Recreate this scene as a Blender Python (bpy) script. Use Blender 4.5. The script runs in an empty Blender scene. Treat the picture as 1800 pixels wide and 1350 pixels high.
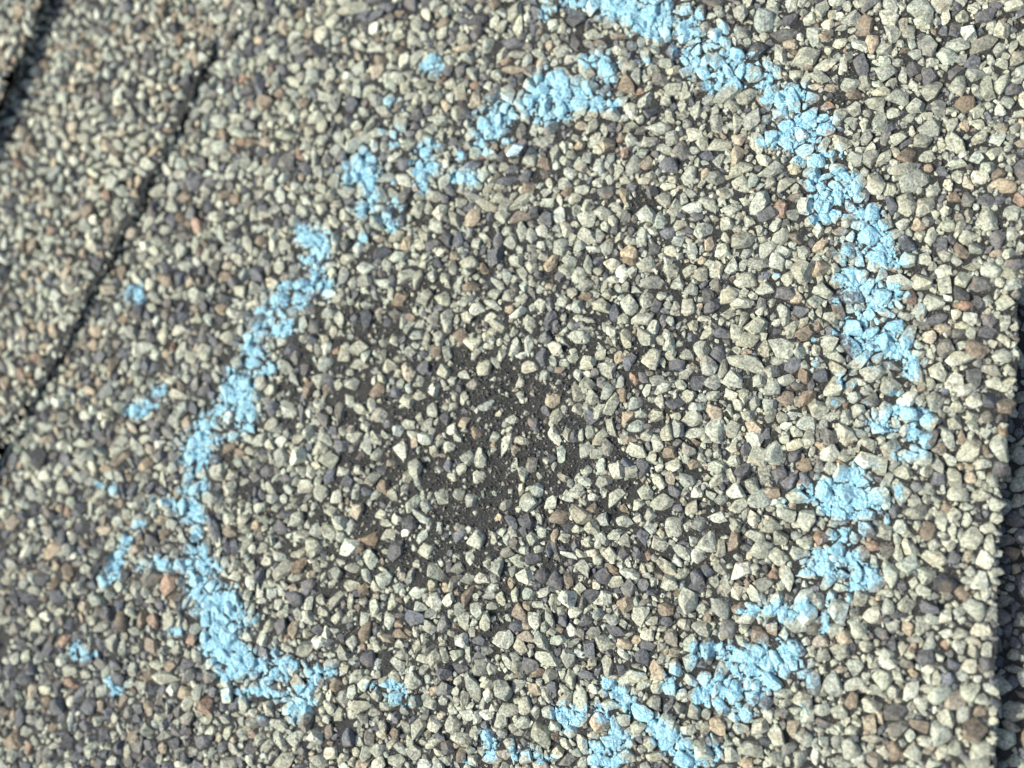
import bpy, bmesh, math, random
import numpy as np
from mathutils import Vector, Matrix
from mathutils.bvhtree import BVHTree

random.seed(7)
rnd_e = random.Random(21)
rng = np.random.default_rng(11)
sc = bpy.context.scene
COL = sc.collection
MM = 0.001                      # everything below is worked out in millimetres

# ------------------------------------------------------------------ camera
FOV = math.radians(50)
DIST = 54.0 / math.tan(FOV / 2)         # 108 mm across the picture
TILT = math.radians(13)
TAZ = Vector((0.86, -0.5, 0)).normalized()
cam_pos = Vector((TAZ.x * math.sin(TILT), TAZ.y * math.sin(TILT), math.cos(TILT))) * DIST
fwd = (-cam_pos).normalized()
up0 = Vector((0, 1, 0))
right = fwd.cross(up0).normalized()
upv = right.cross(fwd).normalized()
cam = bpy.data.cameras.new('camera')
camo = bpy.data.objects.new('camera', cam)
COL.objects.link(camo)
R = Matrix((right, upv, -fwd)).transposed().to_4x4()
camo.matrix_world = Matrix.Translation(cam_pos * MM) @ R
cam.sensor_width = 36
cam.angle = FOV
cam.clip_start = 0.005
cam.clip_end = 20
cam.dof.use_dof = True
cam.dof.aperture_fstop = 10.0
sc.camera = camo

# ------------------------------------------------------------------ sky, sun, exposure
SUN_EL = math.radians(44)
sh = Vector((1, 0.22, 0)).normalized()   # the way shadows fall
sun_dir = Vector((sh.x * math.cos(SUN_EL), sh.y * math.cos(SUN_EL), -math.sin(SUN_EL)))
world = bpy.data.worlds.new('World')
sc.world = world
world.use_nodes = True
wn = world.node_tree
bg = wn.nodes['Background']
sky = wn.nodes.new('ShaderNodeTexSky')
sky.sky_type = 'NISHITA'
sky.sun_disc = False
sky.sun_elevation = SUN_EL
sky.sun_rotation = math.atan2(-sh.x, -sh.y) % (2 * math.pi)
sky.air_density = 1.0
sky.dust_density = 4.0
wn.links.new(sky.outputs[0], bg.inputs[0])
bg.inputs[1].default_value = 0.15
sun = bpy.data.lights.new('sun', 'SUN')
sun.energy = 4.3
sun.angle = math.radians(0.5)
sun.color = (1.0, 0.98, 0.89)
suno = bpy.data.objects.new('sun', sun)
COL.objects.link(suno)
suno.rotation_euler = sun_dir.to_track_quat('-Z', 'Y').to_euler()
sc.view_settings.view_transform = 'Standard'
sc.view_settings.look = 'None'
sc.view_settings.gamma = 1
sc.view_settings.use_curve_mapping = False
sc.view_settings.exposure = 0.32

# ------------------------------------------------------------------ helpers
HALF = math.tan(FOV / 2)


def at(px, py, z=0.0):
    """where the line of sight through photograph pixel px, py meets the level z (mm)"""
    u = (px - 900) / 900 * HALF
    v = -(py - 675) / 900 * HALF
    d = fwd + right * u + upv * v
    t = (z - cam_pos.z) / d.z
    p = cam_pos + d * t
    return p.x, p.y


def mm_per_px(px, py):
    a = at(px - 5, py); b = at(px + 5, py)
    c = at(px, py - 5); e = at(px, py + 5)
    return (math.dist(a, b) + math.dist(c, e)) / 20


def focus_at(px, py):
    x, y = at(px, py)
    return (Vector((x, y, 0.5)) - cam_pos).dot(fwd)


cam.dof.focus_distance = focus_at(1150, 800) * MM


def to_px(x, y, z=0.0):
    """photograph pixels of world points (arrays, mm)"""
    dx = x - cam_pos.x; dy = y - cam_pos.y; dz = z - cam_pos.z
    d = dx * fwd.x + dy * fwd.y + dz * fwd.z
    u = (dx * right.x + dy * right.y + dz * right.z) / d / HALF
    v = (dx * upv.x + dy * upv.y + dz * upv.z) / d / HALF
    return 900 + u * 900, 675 - v * 900


class Noise:
    """smooth value noise on the plane"""
    def __init__(s, seed, n=256):
        s.g = np.random.default_rng(seed).random((n, n)); s.n = n

    def __call__(s, x, y, scale):
        x = np.asarray(x) / scale + 1000.3; y = np.asarray(y) / scale + 1000.7
        xi = np.floor(x).astype(int); yi = np.floor(y).astype(int)
        fx = x - xi; fy = y - yi
        fx = fx * fx * (3 - 2 * fx); fy = fy * fy * (3 - 2 * fy)
        n = s.n
        a = s.g[xi % n, yi % n]; b = s.g[(xi + 1) % n, yi % n]
        c = s.g[xi % n, (yi + 1) % n]; d = s.g[(xi + 1) % n, (yi + 1) % n]
        return (a * (1 - fx) + b * fx) * (1 - fy) + (c * (1 - fx) + d * fx) * fy - 0.5

    def fbm(s, x, y, scale, k=3):
        r = 0; a = 1; t = 0
        for i in range(k):
            r = r + a * s(x + 17.7 * i, y - 9.1 * i, scale / 2 ** i); t += a; a *= 0.55
        return r / t


NZ = Noise(3); NZ2 = Noise(5)


def inside(poly, x, y):
    x = np.asarray(x); y = np.asarray(y)
    r = np.zeros(x.shape, bool)
    n = len(poly)
    for i in range(n):
        x0, y0 = poly[i]; x1, y1 = poly[(i + 1) % n]
        if y0 == y1:
            continue
        c = ((y0 > y) != (y1 > y)) & (x < (x1 - x0) * (y - y0) / (y1 - y0) + x0)
        r ^= c
    return r


def line_dist(line, x, y):
    """distance to a polyline"""
    x = np.asarray(x, float); y = np.asarray(y, float)
    best = np.full(x.shape, 1e9)
    for (x0, y0), (x1, y1) in zip(line, line[1:]):
        dx, dy = x1 - x0, y1 - y0
        t = np.clip(((x - x0) * dx + (y - y0) * dy) / (dx * dx + dy * dy), 0, 1)
        best = np.minimum(best, np.hypot(x - x0 - t * dx, y - y0 - t * dy))
    return best


def new_mesh(name, verts_mm, faces, mat, smooth=True):
    me = bpy.data.meshes.new(name)
    v = np.asarray(verts_mm, np.float32) * MM
    f = np.asarray(faces, np.int32)
    k = f.shape[1]
    me.vertices.add(len(v)); me.vertices.foreach_set('co', v.ravel())
    me.loops.add(f.size); me.loops.foreach_set('vertex_index', f.ravel())
    me.polygons.add(len(f))
    me.polygons.foreach_set('loop_start', np.arange(0, f.size, k, dtype=np.int32))
    try:
        me.polygons.foreach_set('loop_total', np.full(len(f), k, np.int32))
    except Exception:
        pass
    me.polygons.foreach_set('use_smooth', np.full(len(f), smooth, bool))
    me.update(calc_edges=True)
    me.validate()
    if mat:
        me.materials.append(mat)
    return me


def link(name, data, parent=None, **props):
    o = bpy.data.objects.new(name, data)
    COL.objects.link(o)
    if parent:
        o.parent = parent
    for k, v in props.items():
        o[k] = v
    return o


def thing(name, label, category, x, y, z, group=None):
    o = link(name, None, label=label, category=category)
    o.location = (x * MM, y * MM, z * MM)
    o.empty_display_size = 0.002
    if group:
        o['group'] = group
    return o


def keep_world(o, parent):
    """parent o to an empty that is only moved, leaving o's own mesh coordinates absolute"""
    o.parent = parent
    o.location = o.location - parent.location


# ------------------------------------------------------------------ materials
def nodes(name):
    m = bpy.data.materials.new(name)
    m.use_nodes = True
    nt = m.node_tree
    return m, nt, nt.nodes['Principled BSDF'], nt.nodes, nt.links


def math_node(N, L, op, a, b=None, clamp=False):
    n = N.new('ShaderNodeMath'); n.operation = op; n.use_clamp = clamp
    for i, q in enumerate((a, b)):
        if q is None:
            continue
        if isinstance(q, (int, float)):
            n.inputs[i].default_value = q
        else:
            L.new(q, n.inputs[i])
    return n.outputs[0]


def ramp(N, L, src, lo, hi, v0=0.0, v1=1.0):
    n = N.new('ShaderNodeMapRange')
    n.inputs['From Min'].default_value = lo; n.inputs['From Max'].default_value = hi
    n.inputs['To Min'].default_value = v0; n.inputs['To Max'].default_value = v1
    L.new(src, n.inputs['Value'])
    return n.outputs['Result']


def noise(N, L, vec, scale, detail=2, rough=0.5):
    n = N.new('ShaderNodeTexNoise')
    n.inputs['Scale'].default_value = scale
    n.inputs['Detail'].default_value = detail
    n.inputs['Roughness'].default_value = rough
    L.new(vec, n.inputs['Vector'])
    return n.outputs['Fac']


def mixc(N, L, fac, a, b, mode='MIX'):
    n = N.new('ShaderNodeMix'); n.data_type = 'RGBA'; n.blend_type = mode
    for i, q in ((0, fac), (6, a), (7, b)):
        if isinstance(q, (int, float)):
            n.inputs[i].default_value = q
        elif isinstance(q, tuple):
            n.inputs[i].default_value = q
        else:
            L.new(q, n.inputs[i])
    return n.outputs[2]


CHALK = (0.27, 0.60, 0.80, 1)


def granule_material(name, single):
    m, nt, bs, N, L = nodes(name)
    geo = N.new('ShaderNodeNewGeometry')
    pos = geo.outputs['Position']
    if single:
        oi = N.new('ShaderNodeObjectInfo')
        col, dust = oi.outputs['Color'], oi.outputs['Alpha']
    else:
        at_ = N.new('ShaderNodeAttribute'); at_.attribute_name = 'tint'
        col, dust = at_.outputs['Color'], at_.outputs['Alpha']
    fine = noise(N, L, pos, 4200, 3, 0.75)
    mid = noise(N, L, pos, 1500, 3, 0.65)
    big = noise(N, L, pos, 420, 2, 0.5)
    k = math_node(N, L, 'MULTIPLY', ramp(N, L, fine, 0.36, 0.64, 0.55, 1.42), ramp(N, L, mid, 0.35, 0.65, 0.80, 1.20))
    k = math_node(N, L, 'MULTIPLY', k, ramp(N, L, big, 0.3, 0.7, 0.92, 1.08))
    g = N.new('ShaderNodeVectorMath'); g.operation = 'SCALE'
    L.new(col, g.inputs[0]); L.new(k, g.inputs['Scale'])
    # dark tarry smears left on some of the stones
    tar = ramp(N, L, noise(N, L, pos, 1100, 5, 0.7), 0.57, 0.64, 0, 0.6)
    c = mixc(N, L, tar, g.outputs[0], (0.05, 0.048, 0.045, 1))
    # warm rusty mottling
    rust = ramp(N, L, noise(N, L, pos, 640, 3, 0.6), 0.55, 0.66, 0, 0.3)
    c = mixc(N, L, rust, c, (0.26, 0.19, 0.12, 1))
    # chalk powder caught on the stones beside the strokes
    d = math_node(N, L, 'ADD', dust, ramp(N, L, noise(N, L, pos, 2600, 5, 0.8), 0.36, 0.64, -0.45, 0.5))
    d = ramp(N, L, d, 0.38, 0.85, 0, 0.9)
    sep = N.new('ShaderNodeSeparateXYZ'); L.new(geo.outputs['Normal'], sep.inputs[0])
    d = math_node(N, L, 'MULTIPLY', d, ramp(N, L, sep.outputs[2], 0.1, 0.7, 0.2, 1))
    d = math_node(N, L, 'MULTIPLY', d, ramp(N, L, dust, 0.0, 0.08, 0, 1), clamp=True)
    c = mixc(N, L, d, c, (0.34, 0.61, 0.73, 1))
    L.new(c, bs.inputs['Base Color'])
    bs.inputs['Roughness'].default_value = 0.72
    bs.inputs['Specular IOR Level'].default_value = 0.35
    b = N.new('ShaderNodeBump'); b.inputs['Strength'].default_value = 0.8
    b.inputs['Distance'].default_value = 0.00022
    hh = math_node(N, L, 'ADD', math_node(N, L, 'MULTIPLY', fine, 0.5), mid)
    L.new(hh, b.inputs['Height']); L.new(b.outputs[0], bs.inputs['Normal'])
    return m


M_ONE = granule_material('granule_stone_single', True)
M_ALL = granule_material('granule_stone', False)


def asphalt_material():
    m, nt, bs, N, L = nodes('weathered_asphalt')
    pos = N.new('ShaderNodeNewGeometry').outputs['Position']
    f = noise(N, L, pos, 3600, 4, 0.75)
    g = noise(N, L, pos, 700, 3, 0.6)
    c = mixc(N, L, ramp(N, L, g, 0.3, 0.7), (0.014, 0.016, 0.015, 1), (0.030, 0.031, 0.027, 1))
    v = N.new('ShaderNodeTexVoronoi'); v.inputs['Scale'].default_value = 3000
    L.new(pos, v.inputs['Vector'])
    speck = ramp(N, L, v.outputs['Distance'], 0.12, 0.24, 1, 0)
    gate = ramp(N, L, noise(N, L, pos, 2600, 1, 0.5), 0.5, 0.6, 0, 1)
    c = mixc(N, L, math_node(N, L, 'MULTIPLY', speck, gate), c, (0.30, 0.29, 0.26, 1))
    c = mixc(N, L, ramp(N, L, f, 0.54, 0.66, 0, 0.6), c, (0.15, 0.148, 0.125, 1))
    L.new(c, bs.inputs['Base Color'])
    bs.inputs['Roughness'].default_value = 0.62
    b = N.new('ShaderNodeBump'); b.inputs['Strength'].default_value = 0.9
    b.inputs['Distance'].default_value = 0.0004
    L.new(f, b.inputs['Height']); L.new(b.outputs[0], bs.inputs['Normal'])
    return m


M_TAR = asphalt_material()


def chalk_material():
    m, nt, bs, N, L = nodes('blue_chalk')
    pos = N.new('ShaderNodeNewGeometry').outputs['Position']
    f = noise(N, L, pos, 3600, 4, 0.75)
    g = noise(N, L, pos, 900, 3, 0.6)
    at_ = N.new('ShaderNodeAttribute'); at_.attribute_name = 'thin'
    c = mixc(N, L, ramp(N, L, g, 0.3, 0.7), (0.22, 0.57, 0.76, 1), (0.40, 0.75, 0.87, 1))
    c = mixc(N, L, ramp(N, L, f, 0.44, 0.62, 0, 0.7), c, (0.74, 0.91, 0.93, 1))
    t = math_node(N, L, 'MULTIPLY', at_.outputs['Fac'], ramp(N, L, noise(N, L, pos, 2600, 4, 0.8), 0.44, 0.58, 0, 0.85), clamp=True)
    c = mixc(N, L, t, c, (0.33, 0.40, 0.36, 1))
    L.new(c, bs.inputs['Base Color'])
    bs.inputs['Roughness'].default_value = 0.95
    bs.inputs['Specular IOR Level'].default_value = 0.15
    b = N.new('ShaderNodeBump'); b.inputs['Strength'].default_value = 0.9
    b.inputs['Distance'].default_value = 0.0006
    hh = math_node(N, L, 'ADD', f, g)
    L.new(hh, b.inputs['Height']); L.new(b.outputs[0], bs.inputs['Normal'])
    return m


M_CHALK = chalk_material()

# ------------------------------------------------------------------ the stone shapes
NSH = 90
SHAPES = []                     # (verts coarse, verts fine, outline radius by angle)
ANG = np.linspace(0, 2 * np.pi, 48, endpoint=False)


def chip(r):
    """a crushed stone chip: the solid cut out by a handful of random planes"""
    n_side = int(r.integers(4, 7))
    a0 = r.random() * 6.28
    nr = []; dd = []
    for i in range(n_side):
        a = a0 + 6.283 * (i + r.uniform(-0.36, 0.36)) / n_side
        e = r.uniform(-0.1, 0.65)
        nr.append((math.cos(a) * math.cos(e), math.sin(a) * math.cos(e), math.sin(e))); dd.append(r.uniform(0.6, 1.0))
    for i in range(int(r.integers(1, 4))):
        a = r.random() * 6.28; e = r.uniform(0.75, 1.55)
        nr.append((math.cos(a) * math.cos(e), math.sin(a) * math.cos(e), math.sin(e))); dd.append(r.uniform(0.45, 0.8))
    for i in range(int(r.integers(1, 4))):       # knocked-off corners
        v = r.normal(size=3); v[2] = abs(v[2]) * 0.8; v /= np.linalg.norm(v)
        nr.append(tuple(v)); dd.append(r.uniform(0.78, 0.98))
    nr += [(0, 0, -1), (1, 0, 0), (-1, 0, 0), (0, 1, 0), (0, -1, 0), (0, 0, 1)]; dd += [0.8, 1.25, 1.25, 1.25, 1.25, 0.9]
    nr = np.array(nr); dd = np.array(dd)
    pts = []
    n = len(nr)
    for a in range(n):
        for b in range(a + 1, n):
            for c in range(b + 1, n):
                Mx = nr[[a, b, c]]
                if abs(np.linalg.det(Mx)) < 1e-3:
                    continue
                p = np.linalg.solve(Mx, dd[[a, b, c]])
                if np.all(nr @ p <= dd + 1e-6):
                    pts.append(p)
    pts = np.array(pts) * (1 + r.normal(0, 0.02, (len(pts), 1)))
    bm = bmesh.new()
    for p in pts:
        bm.verts.new(p)
    res = bmesh.ops.convex_hull(bm, input=bm.verts)
    bmesh.ops.delete(bm, geom=list({g for g in res['geom_interior'] + res['geom_unused'] if isinstance(g, bmesh.types.BMVert)}), context='VERTS')
    bmesh.ops.remove_doubles(bm, verts=bm.verts, dist=0.14)
    bmesh.ops.triangulate(bm, faces=bm.faces)

    def grab(bm):
        bm.verts.index_update()
        return np.array([tuple(v.co) for v in bm.verts]), np.array([[v.index for v in f.verts] for f in bm.faces])
    v1, f1 = grab(bm)
    # finer copy: split once, roughened, so the faces are not dead flat and the edges are worn
    bmesh.ops.subdivide_edges(bm, edges=bm.edges, cuts=1, use_grid_fill=True)
    bmesh.ops.triangulate(bm, faces=bm.faces)
    bmesh.ops.smooth_vert(bm, verts=bm.verts, factor=0.28, use_axis_x=True, use_axis_y=True, use_axis_z=True)
    v2, f2 = grab(bm)
    v2 = v2 * (1.05 + r.normal(0, 0.03, (len(v2), 1)))
    bm.free()
    ps = np.linspace(0, 2 * np.pi, 96, endpoint=False)
    h = (v1[:, :2] @ np.array([np.cos(ps), np.sin(ps)])).max(axis=0)
    outl = []
    for a in ANG:
        c = np.cos(a - ps)
        outl.append((h[c > 0.05] / c[c > 0.05]).min())
    outl = np.array(outl)
    s = math.sqrt(np.mean(outl ** 2)) / 1.13      # neighbours lean on each other below their widest line
    outl = outl / 1.13
    return v1 / s, f1, v2 / s, f2, outl / s / 1.0


for k in range(NSH):
    SHAPES.append(chip(rng))

# ------------------------------------------------------------------ stone colours (linear reflectance)
PAL = {
    'P': (0.335, 0.350, 0.276), 'C': (0.47, 0.48, 0.38), 'G': (0.345, 0.372, 0.288), 'M': (0.260, 0.270, 0.222),
    'D': (0.112, 0.118, 0.122), 'K': (0.066, 0.070, 0.070), 'B': (0.205, 0.172, 0.126), 'T': (0.335, 0.292, 0.210),
    'O': (0.270, 0.195, 0.140), 'W': (0.45, 0.60, 0.66), 'Q': (0.165, 0.165, 0.142)}
KEYS = list(PAL)


def pick_colour(px, py, sheet):
    w = {'P': 60, 'C': 3, 'G': 8, 'M': 16, 'D': 13, 'K': 2, 'B': 4.2, 'T': 2.2, 'O': 0.5, 'W': 0, 'Q': 6}
    if sheet == 'main':
        t = min(1, max(0, (560 - px) / 300))
        low = min(1, max(0, (py - 850) / 300)) * t
        w['P'] -= 14 * t + 14 * low; w['B'] += 4 * t; w['T'] += 6 * t * (1 - low); w['C'] += 12 * t * max(0, 1 - py / 700); w['D'] += 12 * t + 20 * low; w['M'] += 12 * low; w['Q'] += 8 * t; w['G'] += 3 * t; w['C'] += 5 * t * (1 - low)
    elif sheet in ('strip', 'corner'):
        w.update(P=44, C=20, B=7, T=17, D=8, M=10)
    elif sheet == 'low':
        w.update(P=30, M=25, D=22, B=8, G=10)
    n = float(NZ2.fbm(px, py, 300.0, 2))            # the blend of stones drifts across the sheet
    w['D'] *= 1 + 1.6 * max(0, n); w['Q'] *= 1 + 1.6 * max(0, n); w['P'] *= 1 - 0.5 * max(0, n); w['M'] *= 1 + 1.2 * max(0, -n); w['C'] *= 1 + 2 * max(0, -n)
    ks = list(w); tot = sum(w.values()); r = random.random() * tot
    for k in ks:
        r -= w[k]
        if r < 0:
            break
    return jitter(k)


def jitter(k):
    c = PAL[k]
    v = math.exp(random.gauss(0, 0.12)); h = random.gauss(0, 0.028)
    v = min(v, 0.58 / max(c))
    return tuple(max(0.01, q * v * (1 + h * s)) for q, s in zip(c, (1, 0.15, -1)))


# ------------------------------------------------------------------ outlines of the shingles
Z_STRIP, Z_CORNER, Z_LOW = 0.80, 2.6, -3.2
PX_B = [(560, -330), (470, -120), (425, -30), (392, 45), (352, 130), (318, 210), (292, 268), (262, 312), (237, 368), (212, 412), (187, 468), (157, 522), (122, 590), (88, 655), (42, 722), (0, 772), (-90, 880), (-200, 1010), (-420, 1300)]
PX_A = [(190, -290), (120, -120), (72, 0), (46, 68), (20, 132), (-2, 188), (-60, 320), (-140, 480), (-300, 820)]
PX_R = [(1850, -300), (1826, 0), (1806, 300), (1792, 520), (1772, 740), (1757, 930), (1750, 1130), (1744, 1350), (1736, 1650)]


def rough_line(pxs, z, amp, seed):
    pts = [at(x, y, z) for x, y in pxs]
    out = []
    for (x0, y0), (x1, y1) in zip(pts, pts[1:]):
        n = max(2, int(math.dist((x0, y0), (x1, y1)) / 0.45))
        for i in range(n):
            t = i / n
            out.append((x0 + (x1 - x0) * t, y0 + (y1 - y0) * t))
    out.append(pts[-1])
    o = np.array(out)
    o[:, 0] += NZ.fbm(o[:, 0] + seed * 31, o[:, 1], 3.0) * amp * 2
    o[:, 1] += NZ.fbm(o[:, 0], o[:, 1] + seed * 57, 3.0) * amp
    return [tuple(a) for a in o]


LINE_B = rough_line(PX_B, Z_STRIP, 0.45, 1)
LINE_A = rough_line(PX_A, Z_CORNER, 0.4, 2)
TOPY = at(390, 75, 0)[1]
LINE_R = rough_line(PX_R, 0, 0.5, 3)
XL, XR, YB, YT = -76.0, 68.0, -54.0, 62.0      # how far the built roof goes
POLY_STRIP = LINE_B + [(XL, LINE_B[-1][1]), (XL, YT + 8), (LINE_B[0][0], YT + 8)]
POLY_CORNER = LINE_A + [(XL, LINE_A[-1][1]), (XL, YT + 8), (LINE_A[0][0], YT + 8)]
POLY_MAIN = LINE_R + [(LINE_R[-1][0], YB - 8), (XL, YB - 8), (XL, YT + 8), (LINE_R[0][0], YT + 8)]
POLY_LOW = [(XR, YT + 8), (XL, YT + 8), (XL, YB - 8), (XR, YB - 8)]

# ------------------------------------------------------------------ the chalk strokes
# x y rx ry (photograph pixels), optional strength; read off the photograph stroke by stroke
CH = """
1020 3 52 12;1085 10 30 16;1120 14 34 20;1160 20 22 22;1150 52 30 18;1125 40 18 10;955 22 8 12
1033 102 16 12;1063 112 16 22;1070 132 10 10;1027 158 16 15;980 133 14 12;980 158 22 22;950 160 15 28;957 203 14 16;930 178 12 20;883 188 18 18;895 205 10 12;1003 180 18 12;987 200 16 13;1057 178 17 12;1080 183 8 8;1040 185 10 8
853 217 20 18;860 233 14 10;843 252 9 7;853 268 10 7;892 245 7 7;808 272 8 14;812 313 15 10;833 313 8 10;800 310 8 8;875 225 10 8
758 252 10 10;743 272 10 20;760 288 15 12;733 297 11 20;743 325 9 14;700 227 10 10 .7;670 230 7 7 .7;690 250 8 12 .8;683 178 14 9 .8;706 184 6 10 .7
643 287 19 24;605 310 10 20 .8;625 305 12 12;650 318 11 20;653 350 10 15;633 370 9 10;688 312 6 9;690 352 9 8;710 370 9 8 .6;675 387 18 12;688 397 8 8;642 418 10 7;627 427 9 6;1137 108 10 7 .7
1213 43 16 25;1230 23 6 8;1213 87 18 20;1267 63 13 17;1223 117 20 14;1260 130 17 18;1250 153 9 10;1250 72 10 8;1300 107 22 20;1313 133 20 14;1347 127 18 18;1340 147 10 8;1303 147 10 6;1285 88 10 8
1383 163 24 14;1413 163 16 10;1350 173 14 8;1380 183 14 12;1413 200 13 10;1420 215 30 16;1387 227 25 17;1457 213 15 12;1360 247 20 11;1343 248 8 7;1397 253 14 15;1427 240 11 10;1447 273 14 13;1433 283 16 10;1403 280 8 6;1480 265 5 10
1480 307 17 9;1433 313 17 11;1463 337 24 19;1500 327 13 14;1450 360 21 17;1433 383 12 10;1457 378 14 8;1510 373 20 15;1537 373 11 9;1543 403 18 18;1513 420 24 14;1487 440 10 9;1557 430 14 17;1540 443 14 8;1607 440 10 7 .6
1550 457 25 10;1583 460 13 7;1420 457 8 6 .6;1487 483 18 20;1505 475 10 8;1503 503 12 8;1367 482 6 5;1475 528 13 5;1533 507 16 16;1567 507 17 15;1583 517 10 8;1543 537 27 12;1620 537 5 10 .6
1507 563 14 10;1507 583 26 20;1577 573 14 14;1543 593 24 18;1563 617 28 18;1520 627 13 12;1593 617 15 14;1430 595 5 5;1433 640 6 10 .7;1600 637 9 10;1603 657 12 15 .7;1493 673 12 10 .7;1477 663 6 12 .6;1573 693 12 8 .7;1467 707 7 6 .8
1583 723 25 11;1610 727 16 9;1627 735 10 9;1537 747 18 12;1557 757 11 8;1520 717 8 8 .6;1600 757 14 16;1620 770 13 11 .7;1613 797 18 11;1585 800 14 10 .8;1545 815 14 8 .6
1503 827 14 12;1500 843 14 14;1493 862 42 20;1453 847 13 9;1433 870 18 8;1467 880 24 16;1500 890 32 12;1537 880 17 12;1583 857 11 18 .6;1403 858 8 4;1380 883 5 6
1487 903 26 6;1510 903 12 6;1560 917 8 6;1477 933 14 12 .7;1520 927 10 10 .7;1480 963 17 14;1447 973 19 12;1493 977 13 10;1440 997 26 18;1413 1007 13 5;1460 1010 14 10;1513 1000 14 18;1523 1023 14 15;1543 1003 13 17 .6;1500 1027 9 9;1387 1033 9 13 .6;1493 1050 5 12 .8;1457 1053 7 12;1485 940 18 9 .8
1337 1070 20 12;1310 1077 14 7;1367 1077 12 14;1397 1077 22 17;1420 1063 10 10;1450 1090 8 14;1447 1113 6 8;1480 1083 9 9 .7
1223 1140 11 12;1217 1163 8 13 .7;1257 1137 18 10;1280 1143 16 12;1237 1153 10 5;1297 1167 22 21;1333 1157 22 20;1380 1147 26 18;1393 1173 17 14;1337 1190 20 20;1340 1210 10 9;1257 1200 25 16;1233 1220 16 16;1230 1237 9 8;1277 1220 24 13;1297 1210 12 12;1363 1207 8 8;1270 1237 9 6;1307 1250 20 13;1307 1265 12 5;1360 1170 14 16;1413 1247 7 9 .6;1417 1190 8 10 .6;1433 1200 10 7 .6;1297 1283 9 9 .6;1257 1317 10 8;1263 1330 5 8;1207 1330 10 20;1237 1343 13 8;1250 1293 6 6 .6
1187 1180 11 10;1170 1207 9 15;1187 1210 8 8;1133 1213 5 6 .7;1127 1183 6 6 .7
993 1260 17 16;1000 1277 11 10;983 1250 10 8;1017 1260 8 9;1050 1253 14 12;1067 1263 9 9;1083 1287 11 13;1100 1303 10 9;1087 1303 14 9;1047 1310 14 9;1067 1323 24 14;1077 1343 20 9;1060 1337 15 9
850 1295 9 12;867 1313 11 15;860 1330 8 7;900 1320 7 14;910 1330 8 8;927 1322 9 7;943 1330 9 11;970 1333 13 6;820 1343 8 6
337 910 20 8;347 937 8 9;347 967 15 14;333 987 8 8;363 997 17 15;330 1000 8 6;343 1023 12 14;340 1040 8 14;373 1043 21 18;400 1050 13 13;320 1063 8 9 .6;383 1067 30 18;410 1070 12 16;367 1093 19 15;393 1093 16 15;400 1107 13 10;373 1123 17 15;397 1130 19 15;363 1140 10 9;380 1153 17 12;407 1153 17 14;410 1177 22 15;437 1173 24 14;400 1187 12 8;457 1163 14 11;427 1147 10 10;433 1100 9 8 .6;450 1087 10 9 .6
483 1170 14 12;507 1167 16 10;483 1140 8 8 .6;480 1187 10 9;500 1193 9 8 .7;547 1180 11 14;573 1183 16 9;547 1200 9 10;437 1217 22 9;463 1213 10 7;483 1223 14 8;523 1213 12 10;533 1223 10 9;520 1243 14 11;513 1260 8 10;547 1240 10 8;457 1260 9 9 .6;400 1223 10 8 .6;307 1110 15 8;277 987 14 9;287 993 8 8;307 993 6 8;245 998 8 6
530 457 10 6;560 457 12 14;553 477 9 9;573 500 8 11;573 520 7 11;547 500 24 9;520 500 14 9;490 503 9 8;530 530 9 11;500 523 20 13;483 547 26 18;503 573 14 12;457 567 11 12;480 583 20 9;450 580 9 10;433 607 14 17;453 623 14 11;437 637 12 13;467 650 16 8 .8;480 643 10 7 .7;407 650 8 5
407 677 20 17;427 683 16 17;400 697 10 9;430 713 19 18;433 730 13 11;383 717 14 11;370 740 13 13;353 747 12 12;407 743 10 7 .6;430 752 14 6;413 767 13 10 .6;353 770 22 13;340 783 16 13;367 773 12 10;347 800 18 12;320 813 11 12 .7;350 817 10 9 .7;333 833 8 8 .7;333 860 17 10;357 853 9 11;333 883 14 10;293 880 10 8 .8;307 890 8 8;337 897 10 8;263 887 10 10 .6
553 417 20 20;533 410 10 12;567 427 10 10;560 440 9 9;525 403 8 8 .6
"""
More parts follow.
